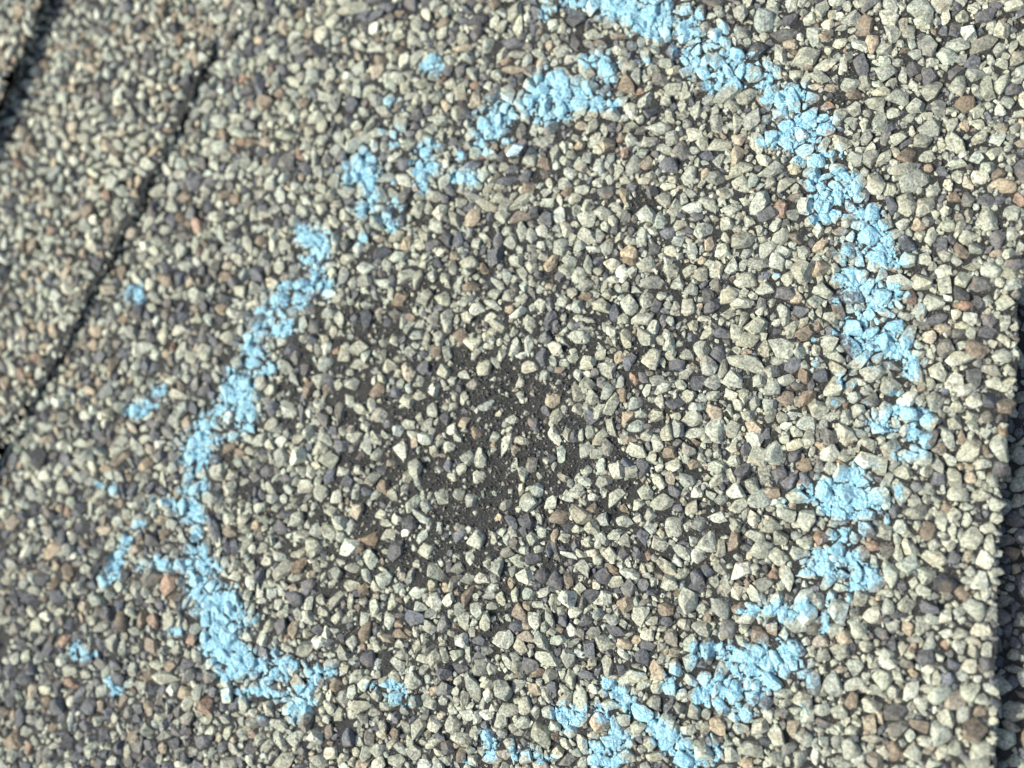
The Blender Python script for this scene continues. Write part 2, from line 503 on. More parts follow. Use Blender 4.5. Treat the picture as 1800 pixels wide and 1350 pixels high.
# loose marks apart from the circle: name, label, category, ellipses
LOOSE = [
    ('chalk_streak', 'pale blue diagonal chalk streak inside the foot of the chalk circle, a thick straight ridge', 'chalk mark', '1067 1203 12 9;1080 1215 11 10;1093 1227 11 10;1106 1239 11 10;1120 1250 12 10;1134 1262 12 10;1147 1274 13 11;1160 1287 14 12;1174 1301 15 13;1188 1316 16 14;1203 1334 14 14'),
    ('chalk_streak', 'short thin blue chalk streak outside the circle on its lower left', 'chalk mark', '240 922 9 9 .7;222 952 6 10;208 973 7 13;197 995 8 12;188 1012 14 9;179 1024 7 7'),
    ('chalk_crumb', 'single round bright blue chalk crumb right of the curved shingle edge', 'chalk crumb', '236 515 11 12 1.3;218 513 6 5 .6'),
    ('chalk_crumb', 'pair of small pale blue chalk crumbs left of the circle, below the round blue crumb', 'chalk crumb', '233 723 11 11;260 713 10 8;248 726 6 5'),
    ('chalk_crumb', 'whitish blue chalk crumb just above the pair left of the circle', 'chalk crumb', '277 685 11 9'),
    ('chalk_crumb', 'pale blue chalk crumb alone above the upper left arc of the circle', 'chalk crumb', '757 112 14 12'),
    ('chalk_crumb', 'deep blue chalk crumb at the lower left beside a dark hollow', 'chalk crumb', '132 1145 11 12 1.2;153 1151 10 5'),
    ('chalk_crumb', 'small whitish blue chalk crumb low on the left, below the deep blue crumb', 'chalk crumb', '187 1197 5 10;203 1213 12 8'),
    ('chalk_crumb', 'faint blue chalk crumb on the left between the crumb pair and the thin streak', 'chalk crumb', '197 860 9 8 .9;172 852 6 5 .8'),
    ('chalk_crumb', 'flat icy blue chalk dab on a stone right of the circle\'s lower left corner', 'chalk crumb', '703 1227 18 10;688 1205 12 7;650 1207 8 5'),
]


def parse(s):
    out = []
    for part in s.replace('\n', ';').split(';'):
        p = part.split()
        if p:
            out.append(tuple(float(a) for a in p) + ((1.0,) if len(p) == 4 else ()))
    return out


ELL = []                          # x y (mm) rx ry strength group
for e in parse(CH):
    ELL.append(e + (0,))
for i, l in enumerate(LOOSE):
    for e in parse(l[3]):
        ELL.append(e + (i + 1,))


def chalk_field(px, py, want_group=False, spread=1.12):
    """strength of the chalk at photograph-plane coordinates"""
    px = np.asarray(px, float); py = np.asarray(py, float)
    acc = np.zeros(px.shape); best = np.zeros(px.shape); gid = np.zeros(px.shape, int)
    for x, y, rx, ry, w, g in ELL:
        rx *= spread; ry *= spread
        sel = np.nonzero((np.abs(px - x) < rx * 2.2) & (np.abs(py - y) < ry * 2.2))
        if not len(sel[0]):
            continue
        d2 = ((px[sel] - x) / rx) ** 2 + ((py[sel] - y) / ry) ** 2
        f = w * np.exp(-d2 * 0.9)
        acc[sel] += f
        b = best[sel]; gi = gid[sel]
        up = f > b
        b[up] = f[up]; gi[up] = g
        best[sel] = b; gid[sel] = gi
    acc = np.minimum(acc, 1.4)
    return (acc, gid) if want_group else acc


# ------------------------------------------------------------------ stones read off the photograph
# per tile (left, top): x y w h angle colour, in pixels of the tile enlarged three times
ST = {
 (0, 0): """435 345 70 58 20 C;165 295 58 48 0 C;130 545 55 52 0 C;190 545 60 50 20 C;345 172 90 45 0 M;300 195 60 60 -40 C;610 140 65 42 -20 T;680 175 60 60 0 T;780 45 45 45 0 C;1060 70 42 40 0 T;1165 45 42 42 0 P;740 670 50 46 0 T;390 420 52 50 0 C;855 410 50 66 0 P;1220 70 66 80 60 P;1310 55 60 92 70 P;1385 25 62 60 0 P;1585 75 74 80 0 B;1635 85 40 104 80 C;1500 140 60 84 110 T;1330 150 52 84 80 D;1700 185 80 104 70 C;1760 55 64 60 0 P;1510 570 92 100 60 P;1600 545 74 62 -20 B;1350 590 74 72 0 P;1475 495 60 64 0 B;1380 660 52 60 0 C;1435 650 54 52 0 P;1410 755 84 64 -20 T;1500 715 144 60 -20 G;1235 780 64 62 0 B;1160 775 94 80 -30 P;1515 845 104 112 80 Q;1575 805 34 84 100 O;1660 830 52 92 100 P;1405 845 46 46 0 T;1130 870 84 62 0 P;950 920 62 66 -50 C;970 800 52 72 90 B;840 1000 104 92 0 P;905 1080 80 110 100 P;700 1230 94 80 0 T;665 920 84 72 0 P;1320 980 42 40 0 C;1540 1035 54 52 0 G;1340 1130 52 92 100 P;1440 1290 52 112 95 C;1100 960 84 62 0 D;800 290 84 62 20 D;560 470 62 60 0 M;215 1040 52 42 0 T;290 1060 84 80 0 P;70 1210 62 72 60 C;25 1280 52 84 80 C;40 1000 62 62 0 C;450 1190 84 80 0 P;95 870 80 34 -30 O;1130 240 90 40 60 C;1400 130 70 50 0 D;350 230 60 80 60 C;600 220 50 80 120 P;950 500 60 70 0 P;710 755 90 50 -10 P;680 835 70 60 30 C;520 500 60 60 20 D;690 500 70 50 0 D;1280 410 60 50 30 O;1440 350 60 40 40 O;1240 1060 90 70 0 B;1180 1030 80 50 20 B""",
 (600, 0): """70 40 152 62 10 P;180 85 124 44 20 D;395 130 60 94 110 P;300 180 62 62 0 C;545 55 84 62 60 P;530 130 104 52 10 B;250 40 94 72 0 D;30 400 52 62 0 C;170 250 94 62 15 P;262 247 62 52 0 P;200 315 72 62 0 B;650 252 104 44 10 T;895 228 136 64 -10 D;925 288 114 54 0 M;775 242 100 92 0 P;720 172 62 92 90 D;650 110 72 52 0 D;915 60 84 112 70 P;935 140 52 112 90 G;1015 160 42 84 90 D;1050 235 42 52 90 M;1100 250 52 62 90 T;1120 130 72 94 60 G;1320 180 84 62 0 P;1460 190 94 52 0 B;1380 228 104 52 0 B;1530 250 72 72 0 D;1530 60 72 42 20 M;543 425 54 50 -20 O;690 380 84 62 -20 P;750 320 72 62 0 P;900 362 104 54 0 T;990 372 72 84 -60 B;1050 345 34 84 80 T;1500 440 84 104 90 B;705 530 62 84 90 T;630 490 72 94 -55 P;500 510 62 72 90 P;440 500 42 62 90 P;460 580 62 62 0 D;900 430 62 62 30 D;350 770 84 72 0 G;175 765 52 74 90 C;400 655 62 62 0 D;520 632 84 72 0 P;480 685 74 62 0 P;968 600 46 90 100 C;1020 690 52 72 100 P;1260 665 72 62 0 T;1330 665 60 104 60 P;1385 680 42 92 95 P;1440 600 84 94 70 C;1525 582 82 104 110 C;1600 525 84 104 60 P;1700 530 74 62 0 P;1430 670 72 62 0 D;1080 742 124 52 25 M;1000 812 70 112 70 P;1130 800 60 112 80 M;1175 718 42 72 90 D;1258 770 62 60 0 T;1360 872 72 94 90 P;1465 902 62 82 90 P;1612 862 112 82 10 T;1690 672 144 62 -10 P;1740 732 72 92 60 M;930 1075 128 58 30 P;1100 965 52 72 110 P;860 882 60 54 0 P;800 887 52 52 0 P;830 1048 84 60 20 P;760 1082 134 44 -22 P;550 1050 62 64 0 D;525 1120 72 84 60 C;410 1112 72 84 80 P;700 1160 112 84 40 T;630 1070 84 62 20 P;850 1142 72 84 70 P;1080 1152 84 74 0 D;950 1142 114 62 20 B;1150 1132 84 100 60 C;1180 1012 72 52 0 B;1230 1042 62 72 60 P;1300 1148 112 72 30 P;1380 1112 104 84 0 P;1610 1128 112 94 10 P;1500 1142 72 92 90 Q;1760 1100 62 112 80 P;1390 1022 104 72 10 Q;1540 985 64 60 0 D;1070 1222 84 72 -20 C;1283 1240 94 94 0 C;1180 1212 62 84 90 P;950 1212 62 104 90 P;1390 1190 62 62 0 G;1440 1212 52 62 0 D;870 1212 72 72 0 P;560 1252 72 84 90 D;620 1272 62 82 90 D;350 1290 62 92 80 T;440 1242 72 62 0 P;300 1230 84 72 0 P;200 1252 62 52 0 T;1400 1312 84 92 90 M;1520 1330 94 72 0 T;1590 1240 62 112 100 P;1740 1320 62 82 0 P;1690 1170 90 80 50 G;1640 1010 80 70 0 D;1540 870 90 130 60 M""",
 (1200, 0): """475 68 94 46 5 P;660 105 82 72 30 P;735 50 60 104 70 P;790 75 72 62 0 P;970 130 94 124 80 B;1095 105 92 92 0 P;1240 40 132 94 -10 P;1270 120 104 92 0 G;1385 90 52 84 80 C;1440 150 72 100 60 D;1545 45 62 62 0 C;1490 90 72 62 0 G;1690 175 84 94 60 P;1740 30 124 72 0 P;1000 225 82 112 100 T;905 95 84 94 60 M;685 190 72 102 100 P;420 130 112 132 60 P;545 180 134 72 0 Q;465 225 52 44 0 D;560 240 84 52 20 T;640 305 152 104 20 P;1230 290 104 62 0 M;1390 280 104 92 20 G;1430 230 132 72 0 P;1780 300 84 92 0 P;1755 475 84 72 0 D;1495 545 104 102 0 B;1300 405 94 82 20 D;1215 375 72 82 80 D;1160 405 52 72 90 P;1070 385 114 82 10 P;955 435 82 72 0 P;868 450 84 72 40 P;780 462 84 52 -10 T;710 455 72 42 0 T;905 500 72 62 0 B;1000 540 112 62 -15 P;910 580 72 82 60 P;1150 510 134 72 -15 P;1055 480 100 62 10 G;1230 560 94 92 0 P;1110 600 72 62 0 G;1350 555 82 92 60 M;1405 580 72 52 0 P;1550 590 92 62 30 G;1680 590 62 62 0 C;1490 660 62 72 80 T;1420 655 74 62 30 P;1560 655 72 62 -30 G;1680 675 94 62 -10 M;1660 735 104 62 0 P;1565 720 92 82 10 P;1430 745 92 112 100 P;1260 745 92 82 0 P;1135 732 92 64 10 P;1060 745 52 84 90 Q;1000 780 62 62 0 P;1100 670 62 52 0 D;1190 820 114 84 10 B;915 840 72 92 60 P;985 835 84 94 80 M;755 690 112 74 0 O;755 565 72 52 0 O;245 385 52 104 100 B;285 290 72 72 0 T;120 320 62 74 60 B;95 55 60 90 80 B;65 712 92 84 20 C;205 760 124 62 -5 P;285 812 72 84 90 T;395 755 82 124 100 P;190 845 52 72 90 M;480 892 142 72 10 P;315 885 124 74 0 P;30 935 92 114 80 P;190 945 124 62 0 M;300 970 94 92 0 P;460 960 62 62 0 M;240 1020 134 52 -15 P;545 960 104 72 20 P;405 1065 94 122 60 P;520 1100 82 104 90 O;440 1130 104 92 0 D;350 1170 72 62 0 P;120 1205 112 92 0 P;250 1115 112 74 0 P;300 1270 132 92 0 P;510 1255 114 72 20 P;530 1330 114 72 0 P;620 1255 104 62 -15 Q;440 1310 82 92 60 P;650 795 92 72 10 P;810 885 92 62 0 P;665 985 62 92 110 B;600 1040 72 62 0 Q;635 1080 84 92 60 G;1180 1080 102 122 100 P;1285 1085 94 102 0 P;1385 1110 62 62 0 C;1215 965 152 112 10 P;1400 970 62 62 0 C;1150 895 134 82 10 P;1300 890 52 62 0 B;1435 860 122 62 0 G;1370 770 52 42 0 P;1560 935 92 92 40 C;1700 985 134 92 -10 T;1735 1040 72 82 0 P;1595 1145 94 134 95 P;1600 1055 92 82 0 D;1500 1060 72 72 0 Q;1425 1040 72 52 0 B;1740 1120 84 92 0 P;1670 1060 92 52 40 D;1600 890 92 82 30 G;1780 755 50 62 0 T;1330 1010 82 72 0 P;1370 1280 92 82 0 D;1310 1260 62 104 60 P;1520 1255 112 82 15 P;1550 1310 94 62 0 P;1740 1240 72 72 0 P;1660 1335 82 42 20 B;1400 1190 92 62 0 G;1245 1190 72 72 0 T;1280 1175 64 72 0 Q;920 1190 104 52 0 P;930 1035 62 72 90 G;965 1030 42 62 90 D""",
 (0, 450): """730 130 112 52 -40 C;800 275 62 52 -30 P;930 210 72 52 0 P;1170 280 74 72 0 T;1100 130 62 74 90 D;965 325 62 74 60 D;1440 340 62 52 0 B;930 610 52 74 90 D;868 362 42 40 0 P;1080 500 92 82 0 P;1030 600 52 72 70 M;980 645 52 72 60 P;1100 640 84 72 0 D;1090 575 82 42 -10 P;1215 420 72 104 60 P;1030 280 52 52 0 B;305 775 102 74 -20 C;345 755 40 44 0 P;100 800 52 52 0 C;95 860 62 52 0 P;20 750 50 42 0 C;240 565 60 52 0 P;55 470 52 82 90 C;370 620 62 54 0 T;520 660 72 52 20 T;430 715 72 52 0 P;340 850 84 72 0 P;430 985 82 62 0 G;250 965 72 52 20 T;175 1000 62 52 0 P;150 1080 92 72 -20 P;235 1160 104 64 0 C;150 1150 52 62 0 G;320 1120 72 82 -60 P;610 1090 92 62 10 B;490 1110 64 72 -50 C;540 1030 84 62 0 P;660 1050 62 52 0 T;520 1260 92 72 20 P;640 1300 92 52 0 B;920 870 82 104 90 P;990 890 62 94 80 T;1240 950 84 72 0 P;850 870 82 42 -30 M;580 920 52 92 90 D;700 900 82 52 -40 T;940 985 62 42 -20 P;1210 1010 92 52 15 B;1135 1075 92 72 0 D;1155 1150 92 94 -40 P;1270 1040 62 44 0 B;1260 1090 72 82 70 P;1320 1030 84 52 -20 P;1430 890 122 94 10 P;1520 810 112 132 110 P;1440 930 90 72 0 M;1630 930 62 112 60 P;1590 1040 92 92 0 C;1675 1010 62 92 60 P;1750 1080 92 92 60 P;1680 780 82 72 0 C;1690 650 82 92 60 P;1710 570 82 92 60 P;1630 690 72 104 80 B;1740 660 52 112 110 D;1550 650 62 92 100 M;1610 600 62 92 90 D;1540 490 82 112 40 D;1610 440 52 52 0 P;1720 490 52 84 70 P;1760 400 52 72 80 P;1790 210 62 82 90 P;1730 300 82 72 30 P;1660 370 92 92 100 Q;1640 280 72 72 0 Q;1680 500 42 84 90 M;1590 820 42 124 100 D;1790 820 42 142 90 Q;1480 1060 82 122 80 M;1420 1000 82 62 -40 P;1400 1130 92 82 0 D;1350 1090 62 62 0 M;1420 1210 52 84 110 P;1350 1240 72 72 0 D;1290 1190 62 42 10 P;1220 1220 92 82 60 P;1540 1120 62 42 0 P;1640 1140 62 62 0 C;1560 1190 62 62 0 P;1620 1215 102 82 0 C;1740 1160 62 104 70 D;1700 1250 82 104 70 P;1780 1270 62 92 90 C;1500 1280 42 62 100 C;1560 1300 62 72 90 M;1650 1320 42 52 90 P;1360 1330 82 62 0 G;1060 990 42 42 0 T;165 130 42 82 90 C""",
 (600, 450): """675 30 112 74 -5 P;915 30 114 72 -5 G;240 45 52 92 90 P;130 60 112 72 0 P;410 110 62 124 75 P;480 110 52 72 90 P;590 60 50 104 100 M;545 130 62 92 110 P;125 130 102 62 30 M;60 150 52 82 90 P;220 150 112 52 -20 G;268 130 62 62 0 D;300 235 104 72 30 B;265 200 42 92 100 P;200 300 52 92 100 T;135 320 72 92 90 D;75 330 62 52 0 D;245 345 62 62 0 D;370 325 72 42 -5 B;425 300 42 62 100 P;510 275 62 52 0 D;545 225 92 72 -20 G;650 235 52 62 0 P;700 165 104 62 10 B;875 110 64 84 100 P;960 100 52 94 -60 P;1000 120 52 82 -60 P;1105 50 72 112 75 T;1155 115 62 72 90 D;1195 75 82 92 100 G;1250 100 82 104 60 P;1310 60 52 112 100 P;1420 40 72 82 0 C;1520 20 92 62 0 B;1610 50 122 102 0 P;1750 75 92 112 70 P;1355 80 62 62 0 P;1425 120 72 42 -10 C;1475 100 62 104 80 C;1500 160 52 74 90 P;1640 140 132 92 0 M;1610 220 82 92 60 P;1520 250 92 102 60 P;1370 255 112 82 0 P;1410 195 62 52 0 P;1290 210 72 52 0 B;1240 270 92 82 60 P;1175 240 72 72 0 P;1100 160 52 42 0 T;1050 250 62 84 90 P;945 235 102 62 30 P;810 200 104 52 -5 P;800 255 104 52 -35 P;715 290 92 72 10 C;790 325 74 52 20 C;940 300 92 62 30 C;990 350 72 92 110 P;560 345 84 124 95 C;630 410 82 72 0 B;395 410 84 54 0 P;520 430 92 82 60 P;280 430 42 84 80 P;390 470 42 52 90 P;90 485 112 72 -10 P;230 455 62 52 0 P;560 510 52 92 120 P;540 610 94 72 -25 P;640 630 74 42 -5 C;415 660 62 62 0 P;490 700 72 82 0 C;350 610 82 112 110 T;430 590 62 82 0 D;750 600 92 92 20 P;800 440 42 52 90 P;780 480 62 42 0 P;915 470 72 104 85 P;985 470 62 102 90 P;840 525 42 72 90 P;945 525 62 42 0 P;990 590 92 72 -5 C;1070 620 62 62 0 M;1060 520 62 102 90 D;1130 480 82 82 -20 C;1245 420 82 92 0 P;1290 420 72 92 90 C;1420 400 72 62 0 C;1500 420 62 112 110 P;1640 390 62 92 60 P;1610 430 104 92 0 P;1740 470 72 82 90 P;1110 320 92 62 30 D;1250 330 62 42 0 P;1310 340 62 42 0 P;1440 300 62 92 80 D;1490 330 62 52 0 P;1510 570 62 112 65 D;1400 590 102 82 -20 P;1295 555 112 82 0 P;1225 540 72 62 0 P;1120 550 42 84 100 G;1175 560 52 62 90 G;1300 670 82 72 -20 P;1380 670 82 62 0 Q;1540 650 62 92 110 O;1485 725 62 82 80 B;1400 720 72 92 70 P;1330 745 72 82 90 P;1440 780 72 124 70 G;1560 770 82 82 0 P;1240 720 52 124 105 M;1120 760 82 92 60 T;950 670 52 72 90 C;945 730 44 42 0 P;640 755 52 62 110 C;410 735 72 62 0 C;200 710 92 92 0 B;50 770 72 92 110 G;550 800 42 42 0 P;485 810 62 82 90 P;1370 815 82 92 60 P;1510 840 82 62 20 T;1590 830 82 52 0 P;1665 840 84 82 0 P;1680 770 62 82 90 C;1545 905 104 72 0 P;1615 950 72 82 60 C;1670 1000 72 92 90 P;1550 1025 112 82 -5 P;1420 920 62 112 90 P;1530 970 82 42 -5 T;1410 1020 92 92 0 Q;1310 850 92 82 -50 D;1140 850 74 82 0 P;1070 810 42 104 120 D;905 860 62 52 -20 P;830 830 42 42 0 P;650 870 62 92 70 T;550 860 72 72 60 D;710 930 52 92 110 B;580 920 72 72 60 C;610 955 62 52 -10 P;575 1000 62 72 0 P;380 940 62 52 0 C;300 920 72 72 0 C;315 1015 84 92 60 C;385 980 62 52 0 T;245 880 72 62 0 D;130 900 52 62 80 P;810 950 62 62 0 P;865 1010 62 144 70 C;915 1025 42 62 70 T;1130 960 62 104 110 C;1010 880 82 62 -30 D;1190 930 52 82 90 G;1225 960 52 82 90 D;1260 940 42 72 90 P;670 1060 72 82 0 P;740 1070 72 112 80 P;700 1110 84 52 0 P;910 1110 52 112 70 P;1010 1090 92 82 0 Q;1450 1130 84 134 -60 C;1510 1090 82 62 -20 D;1640 1070 62 82 80 P;1750 1110 92 62 0 C;1730 1190 62 112 100 T;1590 1110 82 92 90 D;730 1165 82 72 0 C;580 1165 62 52 -20 G;395 1110 82 112 100 P;530 1260 92 102 90 P;620 1260 62 72 100 P;220 1210 72 92 90 B;160 1180 72 82 60 M;80 1260 52 82 70 G;215 1130 72 52 0 D;350 1170 62 62 0 P;410 1210 42 104 110 M;380 1310 72 92 60 G;680 1290 72 92 80 M;880 1310 62 82 60 M;990 1300 112 92 0 P;1030 1240 72 72 0 P;1200 1270 62 62 0 C;1210 1200 42 72 90 M;1330 1270 62 52 0 C;1380 1240 52 72 90 P;1450 1260 112 84 20 P;1600 1240 82 82 0 G;1570 1310 72 72 0 P;1690 1300 132 92 0 P;1330 1330 72 62 0 B;1760 1250 72 72 0 D;20 510 70 120 80 P;90 570 90 60 20 P""",
 (1200, 450): """30 270 92 112 0 C;730 65 84 84 0 T;185 65 72 92 80 C;100 90 92 92 0 M;260 60 72 82 100 P;380 40 122 52 0 M;490 30 82 92 0 P;560 110 72 102 60 P;640 90 112 122 60 P;330 130 92 112 0 P;235 165 72 62 0 D;175 155 62 82 90 Q;165 265 92 82 0 D;250 220 112 82 30 P;300 250 112 62 0 C;325 320 52 92 80 P;600 220 72 72 0 T;700 240 84 62 0 P;735 185 92 82 0 P;420 245 62 62 0 Q;550 200 122 82 0 D;240 310 72 62 0 P;55 370 62 62 0 P;110 330 92 42 -10 C;210 410 82 72 0 D;390 370 112 92 20 P;350 440 112 82 0 P;430 480 72 82 90 M;530 470 132 104 -10 P;620 510 72 82 -50 P;505 535 84 82 0 P;330 560 172 92 -15 P;590 570 62 112 60 D;110 480 82 112 100 P;190 510 92 92 0 D;30 520 72 82 0 M;640 630 72 72 0 B;550 745 92 92 0 B;480 680 92 92 0 P;390 660 92 82 0 P;270 650 112 92 10 P;165 675 92 82 0 P;80 660 92 102 110 D;115 635 84 52 0 B;320 730 72 82 80 P;250 730 62 72 60 C;150 740 82 62 20 P;30 740 72 82 0 P;560 650 92 62 10 P;800 695 104 112 60 P;760 460 112 72 -20 P;800 530 84 92 0 P;780 320 92 62 -20 P;890 220 102 92 0 D;820 280 72 82 90 B;1205 215 72 82 100 O;1320 245 112 92 10 P;1250 140 112 84 10 P;1380 150 92 82 0 P;1345 335 122 82 20 D;1400 310 72 92 80 Q;1475 265 92 52 -5 O;1525 335 72 82 80 C;1580 155 124 92 0 Q;1480 120 84 92 0 G;1710 90 104 72 -15 P;1740 50 82 92 0 D;1610 230 72 52 10 P;1620 340 82 102 90 D;1700 340 72 92 90 P;1480 370 72 52 0 G;1310 430 62 82 90 T;1600 400 112 62 0 D;1460 540 122 92 15 P;1370 380 92 62 0 T;1450 410 82 62 0 Q;1385 485 92 92 0 Q;1350 605 112 102 0 P;1435 665 104 104 0 C;1560 500 122 82 0 B;1680 520 112 82 -10 P;1640 670 72 92 0 P;1710 680 72 84 60 G;1620 760 92 92 0 D;1700 790 92 92 0 B;1540 760 92 92 20 P;1330 770 82 112 70 P;1440 800 82 62 0 P;1490 710 82 72 0 C;1440 880 92 92 0 P;1300 880 112 84 0 P;1390 950 72 104 110 P;1480 970 42 92 100 T;1510 1040 124 134 30 P;1530 850 82 62 0 P;1590 930 72 62 0 P;1700 890 62 82 0 Q;1360 1025 72 62 0 B;1100 580 104 42 -10 Q;995 620 112 92 0 P;1090 690 112 92 20 P;1180 760 122 82 40 C;1000 760 82 92 0 Q;905 745 72 72 0 P;780 850 104 52 -5 P;860 940 102 124 100 P;650 880 112 82 0 P;740 890 72 72 0 M;770 950 92 112 100 Q;640 900 112 72 0 M;550 895 62 52 0 C;590 1005 92 52 10 C;540 960 62 84 80 P;730 1000 72 42 -40 T;560 940 62 72 90 M;460 850 62 82 80 M;500 870 84 62 0 P;380 910 92 72 -40 T;370 970 82 102 110 C;260 905 82 82 0 P;180 900 92 132 80 P;180 820 84 92 0 T;50 860 112 102 0 P;60 800 102 62 0 P;50 940 132 62 0 P;200 960 104 52 -10 B;125 970 52 52 0 P;260 1020 72 52 0 P;140 1040 52 62 0 P;400 1050 92 112 60 P;500 1050 122 122 0 P;580 1060 72 72 0 D;330 1020 62 72 80 D;60 1100 82 52 20 T;190 1110 92 82 0 P;35 1180 92 92 0 P;75 1260 92 82 0 C;265 1250 102 72 0 P;385 1280 132 104 0 P;370 1200 92 82 0 P;290 1210 92 62 10 M;510 1160 82 92 60 D;560 1190 102 92 20 D;480 1250 112 52 0 T;645 1100 72 82 60 B;610 1100 72 92 80 P;835 1150 82 112 90 C;1035 1110 92 84 0 P;970 1080 112 84 -5 C;920 1080 72 62 0 P;860 1050 102 62 0 P;1090 1050 52 104 -60 T;1110 1000 112 62 0 P;1200 1060 82 62 0 P;1280 1060 82 92 0 P;1170 1150 122 72 -10 P;1290 1130 72 72 0 P;1200 1120 92 62 0 P;1440 1260 92 104 100 P;1350 1170 92 72 0 D;1300 1230 92 62 0 P;1340 1280 72 42 0 P;1570 1270 112 62 0 P;1640 1180 82 82 0 P;1590 1090 92 62 0 C;1150 1240 92 132 80 P;1240 1220 62 82 0 Q;1400 1330 80 60 0 B""",
 (0, 900): """75 55 84 82 0 T;140 200 62 92 70 C;170 340 52 92 110 P;40 360 62 72 0 P;300 290 62 62 0 T;390 230 52 42 0 C;450 300 62 52 0 G;580 435 62 72 0 P;570 530 84 92 90 D;650 575 92 104 100 B;745 565 62 92 90 B;810 570 82 82 0 O;490 570 62 62 0 P;890 390 92 124 80 O;908 485 52 42 0 T;770 430 62 72 90 P;700 200 62 72 0 T;800 150 92 92 0 D;860 120 62 72 0 B;800 350 132 84 0 Q;590 170 62 82 90 P;630 390 72 72 0 G;655 330 72 82 60 D;650 650 72 52 0 P;650 720 62 92 100 P;585 710 92 104 120 M;800 700 112 84 20 B;890 575 104 112 60 P;720 720 52 62 0 P;930 730 72 62 0 M;1010 680 82 62 30 O;1040 760 52 92 120 P;900 810 92 62 10 B;820 725 92 52 0 D;605 810 72 72 0 D;700 830 72 92 80 P;790 865 72 84 80 B;990 800 112 62 20 D;1000 860 72 92 60 Q;910 935 82 62 0 C;855 940 72 72 0 D;970 960 82 112 60 T;1040 950 72 92 90 P;1090 1010 94 92 70 O;750 930 62 92 90 M;680 960 82 42 0 P;650 990 62 112 70 B;370 1000 64 72 80 C;375 1090 42 104 100 C;370 900 104 62 -30 O;300 920 62 92 90 D;165 940 62 82 80 T;50 980 62 62 0 D;70 830 92 102 0 D;35 790 62 42 -10 P;95 800 82 42 10 C;10 930 30 82 90 C;140 1160 92 72 20 P;80 1210 112 112 -40 B;75 1280 72 72 0 P;155 1240 42 72 100 O;220 1110 72 92 70 M;170 1090 82 72 0 M;310 1010 92 82 0 D;380 1220 92 92 -40 D;430 1240 62 72 0 D;450 1120 92 62 10 D;250 1280 82 72 0 M;550 1180 92 92 0 D;600 1310 62 72 0 C;670 1260 42 92 70 P;700 1190 72 82 0 T;770 1330 122 92 0 D;720 1230 92 92 0 Q;780 1150 92 82 0 P;860 1180 92 52 30 M;920 1230 92 92 30 D;920 1250 62 82 60 C;1060 1210 112 92 0 D;1110 1160 62 102 70 C;1000 1010 62 92 60 P;990 1090 72 92 50 M;780 1040 84 82 0 T;850 1080 92 42 0 P;1190 1090 72 62 40 P;1120 1040 82 92 60 P;1120 870 92 72 0 Q;1200 960 104 82 0 G;1290 1020 62 92 90 P;1320 1110 92 72 0 M;1400 1100 92 82 30 D;1240 1200 52 42 0 T;1210 1100 92 62 20 Q;1400 1240 112 62 30 P;1320 1320 52 72 90 C;1560 1190 92 102 80 P;1670 1170 82 104 90 C;1750 1270 82 92 0 C;1690 1310 82 82 50 P;1510 1310 132 92 30 P;1570 900 102 92 30 T;1680 890 62 92 90 Q;1770 910 82 82 0 B;1480 960 62 52 0 T;1610 720 92 104 100 P;1670 690 82 82 0 C;1680 620 72 62 0 D;1720 640 52 62 90 C;1550 630 72 92 100 T;1490 610 82 104 100 D;1560 450 112 82 -20 D;1620 390 92 102 60 D;1410 600 62 92 70 G;1380 660 92 92 60 G;1310 660 72 72 0 P;1230 610 72 72 0 D;1360 560 52 102 90 P;1240 440 52 102 100 B;1310 440 62 62 0 P;1190 270 62 62 0 C;1245 340 92 62 -10 C;1310 370 72 72 0 C;1215 110 84 92 0 B;1150 160 52 72 90 G;1210 35 92 72 30 P;1350 70 74 62 0 T;1290 40 72 62 0 P;1370 130 62 62 0 Q;1330 200 52 52 0 C;1410 260 72 72 0 C;1330 280 72 62 30 P;1470 180 52 62 0 P;1480 80 92 82 0 D;1440 420 92 52 0 P;1500 540 72 62 60 P;1580 30 82 82 0 P;1730 90 82 132 -60 P;1650 170 102 112 120 P;1660 210 112 52 0 C;1630 490 52 82 90 P;1780 560 52 92 60 P;1700 520 82 62 0 M;1450 740 60 60 0 P;1745 690 62 62 0 D""",
